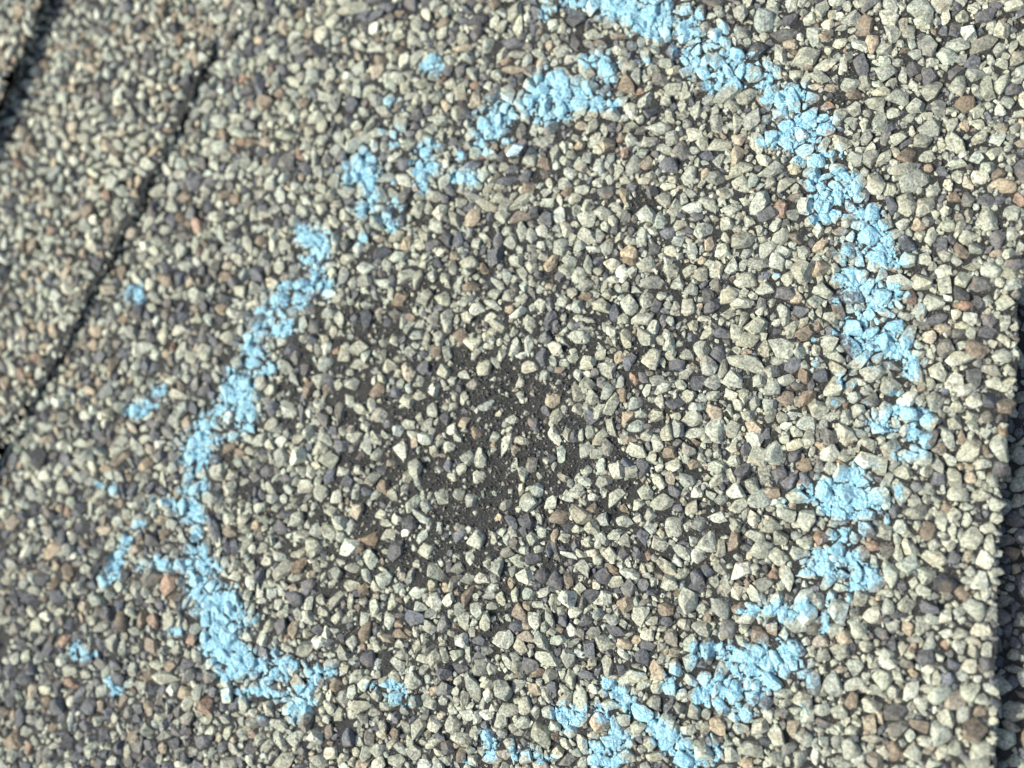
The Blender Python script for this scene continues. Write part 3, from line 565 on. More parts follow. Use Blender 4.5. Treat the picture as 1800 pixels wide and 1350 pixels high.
 (600, 900): """205 15 84 62 0 P;345 105 62 52 20 C;160 150 84 92 0 B;90 190 62 72 0 B;40 200 92 112 80 C;240 210 42 52 0 P;440 200 92 92 0 P;155 245 82 112 100 G;290 200 92 112 60 D;400 270 42 52 90 P;380 260 52 72 90 D;490 310 92 92 0 P;570 285 52 52 0 D;720 145 112 92 0 P;830 30 52 52 0 T;805 150 42 72 90 P;870 140 42 72 90 P;460 75 42 72 90 P;520 90 42 82 90 P;980 45 84 92 0 D;1045 30 52 72 110 P;1160 20 112 84 0 B;1000 140 82 62 -40 P;1020 170 72 52 -30 T;1180 135 72 52 10 P;1240 90 52 62 0 P;1310 85 82 82 0 P;1490 50 92 92 0 P;1385 50 62 92 90 M;1560 40 62 52 0 P;1745 75 112 104 20 P;1635 90 72 52 -30 P;1590 120 62 112 95 D;1680 170 112 84 -20 P;1450 120 112 52 15 G;1375 130 62 92 -60 P;1100 190 52 82 90 D;1080 180 52 62 90 M;1230 170 52 62 90 D;1130 185 42 72 90 D;1200 225 82 42 -20 C;1330 215 52 62 0 C;1490 220 62 84 90 D;1560 225 62 104 90 D;1620 230 42 52 90 O;1430 300 82 52 -30 B;1290 300 72 92 110 P;1380 335 92 92 0 D;1530 330 112 62 -20 P;1590 290 42 62 90 P;1640 370 42 62 90 P;1720 300 132 72 -30 P;1730 380 92 92 0 P;1770 260 62 62 0 P;950 270 132 52 -15 G;960 340 92 92 0 C;895 370 42 72 90 T;1060 330 112 82 20 D;1135 350 92 102 60 D;1200 360 62 102 90 B;1260 350 42 42 0 P;1345 390 52 52 0 C;1430 380 112 62 20 P;1395 455 112 72 0 P;1640 420 72 52 0 D;1490 485 92 104 110 T;1425 490 62 82 70 P;1200 460 92 104 100 C;1120 480 52 104 80 P;990 430 82 84 0 G;915 430 52 82 80 G;850 470 52 102 90 G;780 440 104 52 0 M;660 355 82 62 20 P;590 370 52 92 70 M;550 400 52 62 90 T;750 350 92 62 0 C;670 430 52 124 60 B;500 470 62 124 110 C;565 470 52 82 70 C;390 420 92 92 -20 G;270 475 62 92 70 G;170 490 62 112 105 G;50 390 92 62 0 P;70 300 92 52 0 P;130 330 42 92 -60 P;25 370 72 62 0 P;50 480 42 92 80 P;130 555 82 82 0 P;255 570 62 112 100 P;130 630 82 102 80 B;420 500 82 52 0 P;380 560 112 92 0 D;540 590 72 92 70 Q;640 570 82 112 110 P;620 510 62 82 60 P;760 590 52 142 80 P;790 500 72 42 -20 P;940 530 92 92 0 B;970 600 62 42 -30 T;1040 490 92 42 0 P;1025 575 62 112 95 C;1100 560 52 112 110 P;1240 530 82 62 0 C;1210 620 52 82 100 C;1170 570 62 62 0 D;1070 610 42 62 90 P;915 600 102 72 0 D;970 655 92 72 -5 T;1060 690 72 102 -60 M;1360 540 82 62 0 P;1290 570 82 72 0 D;1560 560 92 132 80 P;1620 650 82 72 0 C;1500 700 112 62 -10 T;1390 700 112 102 -40 P;1310 720 82 84 0 D;1620 710 92 62 0 D;1740 660 92 102 0 Q;1720 580 92 62 0 D;1750 740 82 62 0 T;865 670 112 102 40 C;730 680 82 62 -20 D;700 700 62 92 -40 P;630 680 72 102 100 C;390 640 42 62 90 C;470 610 82 62 0 P;310 700 52 62 0 P;400 700 72 62 -30 P;320 750 82 72 0 P;490 770 92 82 60 P;440 770 82 52 0 P;340 790 42 82 110 C;190 800 42 82 80 C;145 770 92 102 0 D;60 700 62 92 80 P;240 660 92 52 0 T;670 750 52 104 85 P;770 730 82 52 0 M;550 840 82 92 0 D;460 880 62 62 0 P;390 900 112 102 -20 P;540 930 92 82 0 Q;490 940 62 52 60 T;690 920 92 172 110 P;650 860 92 72 -20 P;780 910 82 62 20 C;850 940 104 142 -60 P;770 970 62 82 90 C;850 870 72 92 -50 T;990 810 92 92 0 D;980 830 52 42 0 C;1080 770 152 72 -30 G;1200 780 92 112 -60 M;1260 750 82 52 -50 P;950 720 82 72 -30 P;890 690 62 62 0 P;1045 845 82 52 0 B;1010 930 72 102 100 T;1110 920 62 72 0 D;1110 850 82 82 0 M;1210 870 62 92 90 G;1290 860 84 62 0 D;1330 860 82 52 0 P;1265 985 92 152 95 G;1540 865 132 84 20 G;1600 900 82 72 0 P;1480 830 62 82 90 D;1600 770 102 92 -30 D;880 1040 112 92 30 P;850 1100 92 72 0 P;770 1070 82 52 -10 C;720 1080 62 82 80 P;670 1080 92 82 30 C;525 1070 72 52 0 T;400 1130 92 92 30 P;490 1120 92 82 0 C;580 1120 92 92 20 M;550 960 72 72 0 T;650 980 62 82 80 M;970 1030 82 102 90 P;1090 1060 62 92 100 P;960 1110 92 82 0 P;630 1190 132 82 0 P;480 1220 92 52 30 P;390 1270 82 82 0 P;130 1270 92 62 30 P;200 1260 72 82 60 P;285 1165 62 82 80 B;340 1130 62 92 -60 M;300 1310 102 82 0 P;445 1330 92 62 0 C;120 1325 92 72 0 T;30 1180 92 172 100 D;860 1280 72 92 90 T;970 1290 92 92 0 T;1360 1100 112 112 60 T;1430 1210 112 62 0 T;1280 1230 62 112 100 P;1500 1290 112 92 0 P;1580 1250 62 52 0 P;1240 1270 62 52 0 P;640 1280 52 92 90 B;560 1310 72 62 0 P;1730 1090 92 62 0 P;1690 1180 60 70 0 D""",
 (1200, 900): """185 30 112 72 0 C;370 30 62 92 80 C;275 85 62 82 90 P;90 225 102 112 0 P;145 150 112 132 90 P;265 165 82 122 70 B;60 150 62 42 0 P;200 200 52 92 90 M;80 330 82 92 0 D;310 300 92 92 0 C;425 190 112 102 0 P;350 230 42 52 90 P;520 130 92 92 0 P;450 140 82 72 0 C;640 165 102 82 0 G;730 135 72 72 0 O;485 325 52 62 0 O;75 400 104 62 10 D;40 480 112 132 60 P;290 420 72 92 80 C;290 500 82 62 20 B;100 510 72 72 0 P;205 500 92 132 -50 M;240 600 112 122 -60 Q;170 580 62 112 110 T;540 640 62 62 0 P;650 320 82 62 0 P;500 460 84 82 0 P;600 220 72 72 0 P;820 20 92 84 0 Q;850 50 92 52 0 Q;940 210 82 92 0 Q;925 330 62 112 95 Q;830 400 72 52 0 G;960 90 92 92 0 D;1140 70 82 92 0 P;1060 110 112 82 -30 P;1190 90 112 72 -20 P;1080 190 82 82 -50 Q;1285 90 92 92 0 B;1330 130 72 62 0 P;1440 20 92 82 0 C;1370 40 72 112 100 P;1600 85 72 82 0 C;1480 30 92 92 0 P;1420 90 52 92 90 P;1530 130 84 132 80 P;1620 170 62 112 90 P;1600 255 112 104 -20 C;1505 235 72 72 0 T;1525 270 92 62 0 C;1575 350 94 94 0 C;1430 240 82 92 0 D;1330 240 112 104 0 P;1190 275 92 112 110 G;1295 345 122 92 -5 G;1100 330 82 122 100 G;1080 370 72 62 0 G;1400 370 122 92 0 K;1270 420 82 62 0 G;1080 425 82 42 0 P;1085 485 62 92 90 P;1180 490 92 72 0 P;1290 500 102 82 10 D;1000 540 92 84 20 C;930 455 92 82 0 P;820 530 92 142 90 P;905 580 82 42 0 G;940 620 112 82 -10 G;1385 540 72 102 95 C;1320 570 72 72 0 P;1390 640 82 52 0 C;1470 570 42 42 0 C;1540 500 112 112 60 P;1580 620 144 62 3 C;1600 545 104 72 0 C;1590 440 52 82 90 C;1190 610 82 72 0 T;1270 580 92 112 120 P;1230 560 52 92 100 B;1390 695 52 52 0 O;1455 710 62 82 90 C;1310 700 62 92 80 P;1215 670 92 52 0 M;1160 710 62 82 90 P;1105 700 52 72 90 D;1060 740 112 42 -5 P;960 705 82 72 20 P;1020 690 42 42 0 P;860 670 72 84 0 T;720 680 82 72 0 T;400 650 92 92 0 B;840 740 112 92 -30 P;740 750 82 82 0 P;910 810 82 92 -40 P;1090 790 112 72 -20 C;1120 810 52 72 100 C;1265 770 104 92 0 D;1180 800 72 62 0 Q;1300 820 62 62 0 C;1430 810 62 72 0 D;1510 820 82 72 0 C;1480 870 62 52 0 P;1560 880 62 62 0 C;1290 870 42 72 90 C;1340 870 42 82 90 P;1400 880 82 82 0 D;1530 730 72 62 0 P;1600 720 62 92 80 P;1105 940 84 84 0 P;1050 870 92 112 60 G;1020 940 82 52 0 P;1210 930 72 112 60 C;1290 930 92 62 20 P;1360 960 102 112 40 G;1260 1010 84 112 90 P;1320 1040 92 92 0 G;1440 1000 112 112 -20 T;1500 940 92 112 -60 G;1570 980 112 62 -10 G;1570 1050 92 82 0 B;1390 1090 112 112 0 P;1360 1170 132 124 0 P;1530 1150 124 124 0 B;1610 1130 62 62 0 M;1570 1250 92 112 0 P;1560 1320 124 92 0 P;1115 1055 104 122 0 D;985 1110 92 72 0 T;985 1020 112 84 -10 P;890 1010 72 112 80 B;800 910 112 132 -45 P;840 970 62 52 0 T;750 1040 92 72 0 P;820 1050 82 72 0 P;640 990 92 102 60 P;660 1060 72 92 80 G;440 1000 82 82 0 D;450 1080 62 92 -60 P;530 1060 72 62 0 Q;420 1040 62 62 0 Q;470 1100 62 62 0 T;620 1100 72 52 0 G;620 1180 92 82 0 P;490 1190 92 112 -50 P;570 1150 62 102 90 T;740 1110 92 52 -10 D;1120 1140 132 72 10 Q;1040 1090 42 82 90 T;900 1150 82 62 0 P;990 1190 104 52 5 P;880 1240 112 92 30 P;1060 1265 72 72 0 C;1130 1270 104 102 0 B;1220 1270 92 112 -50 P;1290 1260 72 52 30 T;1370 1270 62 82 60 P;1430 1250 92 82 30 G;700 1280 42 112 90 C;630 1300 144 84 20 P;500 1290 82 72 0 P;370 1250 144 92 -30 P;330 1330 92 52 0 T;920 1310 72 62 0 C;1000 1310 92 82 0 Q;840 1310 92 112 0 P;1330 1330 82 52 0 G;1270 1210 92 62 -20 C;1480 1290 72 92 0 D;45 1145 82 72 0 P;300 1140 82 62 0 P;190 1120 92 92 0 T;400 1220 62 62 0 P;240 940 42 42 0 P;60 1050 92 92 0 P""",
}
LOWST = """1790 800 40 40 0 M;1770 950 34 22 10 Q;1788 915 30 30 0 D;1765 960 22 22 0 D;1765 1000 26 24 0 K;1766 1058 38 20 10 Q;1760 1085 34 30 -20 Q;1795 1090 24 26 0 M;1785 1250 52 44 0 M;1765 1300 48 40 0 G;1783 1130 22 22 0 D;1755 1160 20 24 0 K;1792 880 24 24 0 M;1780 1200 26 24 0 D;1798 1020 22 26 90 D;1775 1030 18 22 0 M;1760 1240 24 30 0 M;1790 760 24 22 0 D;1795 700 22 26 0 M;1765 1345 22 18 0 M"""


# ------------------------------------------------------------------ packing the stones
RES = 0.09
X0, Y0 = XL, YB - 8
GW, GH = int((XR - XL) / RES), int((YT + 8 - Y0) / RES)


class Sheet:
    def __init__(s, key, z, allowed):
        s.key, s.z, s.allowed = key, z, allowed
        s.occ = np.zeros((GH, GW), bool)
        s.stones = []          # x y a b h ang shape colour

    def mark(s, x, y, a, b, ang, sh_, shrink=1.0):
        R_ = max(a, b) * 1.45 * shrink
        i0, i1 = int((x - R_ - X0) / RES), int((x + R_ - X0) / RES) + 1
        j0, j1 = int((y - R_ - Y0) / RES), int((y + R_ - Y0) / RES) + 1
        i0 = max(i0, 0); j0 = max(j0, 0); i1 = min(i1, GW); j1 = min(j1, GH)
        if i1 <= i0 or j1 <= j0:
            return 0, 0, None, None
        gx = (np.arange(i0, i1) + 0.5) * RES + X0 - x
        gy = (np.arange(j0, j1) + 0.5) * RES + Y0 - y
        gx, gy = np.meshgrid(gx, gy)
        c, q = math.cos(ang), math.sin(ang)
        u = (gx * c + gy * q) / a; v = (-gx * q + gy * c) / b
        th = np.arctan2(v, u) % (2 * np.pi)
        rr = SHAPES[sh_][4][(th / (2 * np.pi) * 48).astype(int) % 48] * shrink
        m = u * u + v * v < rr * rr
        return i0, j0, m, s.occ[j0:j0 + m.shape[0], i0:i0 + m.shape[1]]

    def put(s, x, y, a, b, ang, sh_, col, tol=0.09, force=False):
        i0, j0, m, o = s.mark(x, y, a, b, ang, sh_)
        if m is None or not m.any():
            return False
        if not force and (o & m).sum() > tol * m.sum():
            return False
        o |= m
        s.stones.append((x, y, a, b, ang, sh_, col))
        return True

    def fill(s, radii, tries, dens=None):
        smp = np.linspace(0, 2 * np.pi, 10, endpoint=False)
        for r, n in zip(radii, tries):
            xs = rng.uniform(XL + 1, XR - 1, n); ys = rng.uniform(YB - 4, YT + 4, n)
            rr = r * np.exp(rng.normal(0, 0.08, n))
            el = np.exp(rng.uniform(0, 0.34, n)); an = rng.uniform(0, np.pi, n)
            ok = s.allowed(xs, ys, rr)
            if dens is not None:
                ok &= rng.random(n) < dens(xs, ys, r)
            # quick look at the middle and a ring before the exact test
            ii = ((xs - X0) / RES).astype(int).clip(0, GW - 1); jj = ((ys - Y0) / RES).astype(int).clip(0, GH - 1)
            ok &= ~s.occ[jj, ii]
            for t in smp:
                i2 = ((xs + 0.62 * rr * math.cos(t) - X0) / RES).astype(int).clip(0, GW - 1)
                j2 = ((ys + 0.62 * rr * math.sin(t) - Y0) / RES).astype(int).clip(0, GH - 1)
                ok &= ~s.occ[j2, i2]
            PX, PY = to_px(xs, ys, s.z)
            for k in np.nonzero(ok)[0]:
                i, j = ii[k], jj[k]
                if s.occ[j, i]:
                    continue
                e = el[k]
                s.put(xs[k], ys[k], rr[k] * e, rr[k] / e, an[k], int(rng.integers(NSH)), pick_colour(PX[k], PY[k], s.key))


BARE = [(820, 790, 370, 360, .66), (720, 760, 90, 60, .7), (800, 960, 90, 60, .75), (990, 760, 60, 90, .8), (760, 620, 80, 70, .6), (640, 900, 60, 60, .5), (1130, 880, 40, 60, .4), (900, 1090, 50, 30, .35), (880, 800, 165, 165, 1.0), (930, 690, 90, 80, .9), (850, 640, 75, 60, .8), (870, 880, 170, 75, .9), (780, 830, 70, 90, .8), (1000, 850, 60, 80, .8), (820, 1000, 60, 40, .7), (840, 480, 60, 40, .6),
        (700, 700, 60, 60, .45), (640, 585, 30, 30, .7), (990, 570, 30, 40, .7), (1130, 350, 30, 26, .8), (1490, 130, 26, 24, .8), (700, 930, 60, 50, .5), (1030, 620, 50, 40, .5), (560, 800, 50, 50, .45), (1340, 700, 28, 20, .6),
        (1545, 500, 20, 20, .3), (1480, 180, 20, 18, .7), (950, 480, 60, 30, .5), (770, 930, 60, 50, .6), (470, 900, 50, 50, .4), (1670, 1010, 20, 20, .6), (1735, 420, 25, 40, .4), (660, 980, 60, 40, .4), (920, 990, 60, 40, .5)]


def bareness(x, y):
    px, py = to_px(np.asarray(x), np.asarray(y), 0)
    b = np.zeros(np.shape(px))
    for cx, cy, rx, ry, w in BARE:
        d2 = ((px - cx) / rx) ** 2 + ((py - cy) / ry) ** 2
        b = np.maximum(b, w * np.exp(-d2 * 0.8))
    return np.clip(b, 0, 1)


def patchy(x, y):
    return 1.02 * bareness(x, y) + 1.9 * NZ.fbm(x, y, 1.6, 3)


def dens_main(x, y, r):
    bb = patchy(x, y)
    hole = NZ2.fbm(x, y, 1.7, 2) > 0.25             # small dark gaps all over
    spot = (np.hypot((x - LSPOT[0]) / 0.9, (y - LSPOT[1]) / 2.2) < 1)
    p = np.where(bb > 0.53, (0.003 if r > 0.55 else 0.0015) if r > 0.3 else 0.03, 1.0)
    p = np.where(hole & (r > 0.3), 0.0, p)
    if r > 0.75:
        p = p * np.clip(0.35 + (np.asarray(x) - 5) / 25, 0.25, 1)     # the coarse stones lie towards the right
    return np.where(spot, 0.0, p)


LSPOT = at(2, 1135, 0)


def off_line(line, gap):
    return lambda x, y, r: line_dist(line, x, y) > r * 0.9 + gap


def allow_main(x, y, r):
    ok = (np.hypot((x - LSPOT[0]) / 0.8, (y - LSPOT[1]) / 2.1) > 1) & inside(POLY_MAIN, x, y) & ~inside(POLY_STRIP, x - 0.1, y)
    ok &= line_dist(LINE_R, x, y) > r * 0.35
    ok &= line_dist(LINE_B, x, y) > np.where(y > TOPY, 0, r * 0.75 + 0.12)
    return ok


def allow_strip(x, y, r):
    ok = inside(POLY_STRIP, x, y) & ~inside(POLY_CORNER, x - 0.2, y)
    ok &= line_dist(LINE_B, x, y) > np.where(y > TOPY, 0, r * 0.85 + 0.15 + 1.3 * np.clip(NZ(x, y, 3.0) + 0.1, 0, 1))
    ok &= line_dist(LINE_A, x, y) > r * 0.6
    return ok


def allow_corner(x, y, r):
    return inside(POLY_CORNER, x, y) & (line_dist(LINE_A, x, y) > r * 0.5)


def allow_low(x, y, r):
    x = np.asarray(x)
    return (x > np.interp(y, [p[1] for p in LINE_R][::-1], [p[0] for p in LINE_R][::-1]) - 5) & (x < XR)


main = Sheet('main', 0.0, allow_main)
strip = Sheet('strip', Z_STRIP, allow_strip)
corner = Sheet('corner', Z_CORNER, allow_corner)
low = Sheet('low', Z_LOW, allow_low)


def traced(sheetsel, ox, oy, txt, k):
    for q in txt.replace('\n', ' ').split(';'):
        p = q.split()
        if len(p) != 6:
            continue
        x, y, w, h, a = map(float, p[:5]); c = p[5]
        px, py = ox + x / k, oy + y / k
        s = sheetsel(px, py)
        if s is None:
            continue
        wx, wy = at(px, py, s.z)
        mp = mm_per_px(px, py)
        q_ = 0.99 if px > 1250 else 0.92 if px > 560 else 0.86
        w, h = w / k * mp / 2 * q_, h / k * mp / 2 * q_
        L_, S_ = max(w, h), max(min(w, h), max(w, h) * 0.42)
        ang = math.radians(a)
        if not (s is main and 480 < px < 1650) and not s.allowed(np.array([wx]), np.array([wy]), np.array([S_ * 0.7]))[0]:
            continue
        s.put(wx, wy, L_, S_, ang + random.gauss(0, 0.06), random.randrange(NSH), jitter(c), tol=0.30)


def which(px, py):
    if 480 < px < 1650:
        return main
    x, y = at(px, py, Z_CORNER)
    if inside(POLY_CORNER, x, y):
        return corner
    x, y = at(px, py, Z_STRIP)
    if inside(POLY_STRIP, x, y):
        return strip
    x, y = at(px, py, 0)
    return main if inside(POLY_MAIN, x, y) else low


for (ox, oy), txt in ST.items():
    traced(which, ox, oy, txt, 3.0)
traced(lambda a, b: low, 0, 0, LOWST, 1.0)

main.fill([0.90, 0.79, 0.69, 0.60, 0.51, 0.45, 0.39, 0.33, 0.28, 0.23, 0.185],
          [2500, 6000, 12000, 20000, 26000, 34000, 44000, 50000, 60000, 70000, 80000], dens_main)
main.fill([0.42, 0.3, 0.22, 0.16, 0.12], [1200, 4200, 8000, 14000, 20000], lambda x, y, r: np.where((bareness(x, y) > 0.25) & (NZ(x, y, 1.3) > -0.1), 0.45, 0.0))
strip.fill([0.74, 0.66, 0.58, 0.5, 0.42, 0.35, 0.29, 0.24], [1500, 4000, 12000, 20000, 30000, 36000, 40000, 40000], lambda x, y, r: 0.93 + 0 * x)
corner.fill([0.72, 0.62, 0.52, 0.44, 0.36, 0.29, 0.23], [1500, 5000, 12000, 16000, 20000, 24000, 24000], lambda x, y, r: 0.9 + 0 * x)
low.fill([1.1, 0.95, 0.8, 0.68, 0.56, 0.45, 0.36, 0.28], [1500, 4000, 8000, 12000, 16000, 20000, 20000, 24000], lambda x, y, r: 0.95 + 0 * x)

# crushed fines: a lower layer wedged between the stones, and stones stuck in the broken edges
UNDER = {'main': [], 'strip': [], 'corner': [], 'low': []}
for S, n in ((main, 15000), (strip, 4500), (corner, 900), (low, 1500)):
    xs = rng.uniform(XL + 1, XR - 1, n); ys = rng.uniform(YB - 4, YT + 4, n)
    rr = rng.uniform(0.2, 0.42, n)
    ok = S.allowed(xs, ys, rr)
    if S is main:
        ok &= (patchy(xs, ys) < 0.45)
    if S is main:
        ok &= np.hypot((xs - LSPOT[0]) / 1.0, (ys - LSPOT[1]) / 2.3) > 1
    for k in np.nonzero(ok)[0]:
        p = to_px(xs[k], ys[k], S.z)
        e = math.exp(rnd_e.uniform(0, 0.4))
        col = pick_colour(p[0], p[1], S.key)
        UNDER[S.key].append((xs[k], ys[k], rr[k] * e, rr[k] / e, rnd_e.uniform(0, 3.14), rnd_e.randrange(NSH), col, -rnd_e.uniform(0.05, 0.22)))
for S, line, depth, n in ((strip, LINE_B, 0.8, 420), (corner, LINE_A, 1.7, 500), (main, LINE_R, 3.1, 2300)):
    L_ = np.array(line)
    if S is strip:                                    # the step fades out under loose stones at its upper end
        for k in range(3500):
            i = rnd_e.randrange(len(L_) - 1)
            x, y = L_[i]
            p = to_px(x, y, 0)
            if y < TOPY and p[0] > 38:
                continue
            r = rnd_e.uniform(0.3, 0.6)
            UNDER['main'].append((x + rnd_e.uniform(0, 1.3), y + rnd_e.uniform(-0.3, 0.3), r, r * 0.75, rnd_e.uniform(0, 3.14), rnd_e.randrange(NSH), pick_colour(p[0], p[1], 'strip'), rnd_e.uniform(0.1, 0.55)))
    for k in range(n):
        i = rnd_e.randrange(len(L_) - 1); t = rnd_e.random()
        x, y = L_[i] * (1 - t) + L_[i + 1] * t
        r = rnd_e.uniform(0.2, 0.5) if S is main else rnd_e.uniform(0.18, 0.42)
        d = depth * rnd_e.random() ** 0.8
        p = to_px(x, y, S.z)
        UNDER[S.key].append((x - 0.15 + rnd_e.uniform(-0.12, 0.12), y, r, r * 0.75, rnd_e.uniform(0, 3.14), rnd_e.randrange(NSH), pick_colour(p[0], p[1], S.key), -d))

# ------------------------------------------------------------------ the shingles
roof = new_mesh('roof_deck', [(-900, -900, 0), (900, -900, 0), (900, 900, 0), (-900, 900, 0)], [(0, 1, 2, 3)], M_TAR, False)
ro = link('roof_deck', roof, kind='structure')
ro.location = (0, 0, (Z_LOW - 3.2) * MM)

SHARED = []
for k in range(NSH):
    SHARED.append(new_mesh('granule', SHAPES[k][2], SHAPES[k][3], M_ONE, k % 4 == 0))   # unit shapes, sized by each object


def slab(name, poly, ztop, thick, parent, edge_drop=0.12):
    """a shingle's asphalt body: rough side all round and an uneven top skin"""
    n = len(poly)
    P = np.array(poly)
    rows = 5
    vs = []
    for r_ in range(rows):
        t = r_ / (rows - 1)
        z = ztop - edge_drop - t * (thick - edge_drop)
        j = NZ2.fbm(P[:, 0] * 1.0 + r_ * 3.3, P[:, 1] + r_ * 1.7, 0.9, 2)[:, None] * 0.28 if 0 < r_ < rows - 1 else 0
        q = P + (j if isinstance(j, np.ndarray) else 0) * np.array([1.0, -0.5])
        vs.append(np.c_[q, np.full(n, z)])
    V = np.vstack(vs)
    F = []
    for r_ in range(rows - 1):
        for i in range(n):
            a = r_ * n + i; b = r_ * n + (i + 1) % n
            F.append((a, b, b + n, a + n))
    me = bpy.data.meshes.new('asphalt_mat')
    # top skin: grid cells inside the outline
    g = 0.33
    xs = np.arange(XL, XR, g); ys = np.arange(YB - 8, YT + 8, g)
    gx, gy = np.meshgrid(xs, ys)
    ins = inside(poly, gx + g / 2, gy + g / 2)
    if name == 'low':
        ins &= gx > 40
    if name == 'main':
        ins &= ~inside(POLY_STRIP, gx + 4, gy)
    if name == 'strip':
        ins &= ~inside(POLY_CORNER, gx + 4, gy)
    gz = ztop - 0.06 + 0.26 * NZ.fbm(gx, gy, 1.6, 3) + 0.22 * NZ2.fbm(gx, gy, 0.7, 2)
    idx = -np.ones(gx.shape, int)
    use = np.zeros(gx.shape, bool)
    jj, ii = np.nonzero(ins[:-1, :-1])
    for dj in (0, 1):
        for di in (0, 1):
            use[jj + dj, ii + di] = True
    idx[use] = np.arange(use.sum()) + len(V)
    V = np.vstack([V, np.c_[gx[use], gy[use], gz[use]]])
    G = np.c_[idx[jj, ii], idx[jj, ii + 1], idx[jj + 1, ii + 1], idx[jj + 1, ii]]
    # flat cap just under the skin, so no crack ever opens at the rim
    base = len(V)
    V = np.vstack([V, np.c_[P, np.full(n, ztop - edge_drop)]])
    faces = F + [tuple(int(q) for q in f) for f in G]
    faces.append(tuple(range(base, base + n)))
    V = V - np.array([parent.location[0], parent.location[1], parent.location[2]]) / MM
    me.from_pydata([tuple(v * MM) for v in V], [], faces)
    me.materials.append(M_TAR)
    me.update()
    for p_ in me.polygons:
        p_.use_smooth = True
    return link('asphalt_mat', me, parent)


SHEETS = {
    'main': (main, POLY_MAIN, 3.1, 'weathered asphalt roof shingle with a bare dark spot ringed by blue chalk', at(1000, 675, 0)),
    'strip': (strip, POLY_STRIP, 0.78, 'pale shingle strip at upper left, between the curved dark edge and the corner shingle', at(150, 400, 0)),
    'corner': (corner, POLY_CORNER, 1.75, 'raised shingle in the far upper left corner with a black shadow along its edge', at(10, 40, 0)),
    'low': (low, POLY_LOW, 3.0, 'shaded lower shingle layer along the lower right edge of the picture', at(1785, 1000, 0)),
}


def stone_matrix(st, z, rnd):
    x, y, a, b, ang, sh_, col = st
    r = math.sqrt(a * b)
    c = min(a, b) * rnd.uniform(0.6, 0.9)
    tx = rnd.gauss(0, 0.2); ty = rnd.gauss(0, 0.2)
    zz = z + c * rnd.uniform(-0.25, 0.35)
    Rm = np.array(Matrix.Rotation(tx, 3, 'X') @ Matrix.Rotation(ty, 3, 'Y') @ Matrix.Rotation(ang, 3, 'Z'))
    A = Rm @ np.diag([a, b, c])
    return A, np.array([x, y, zz])


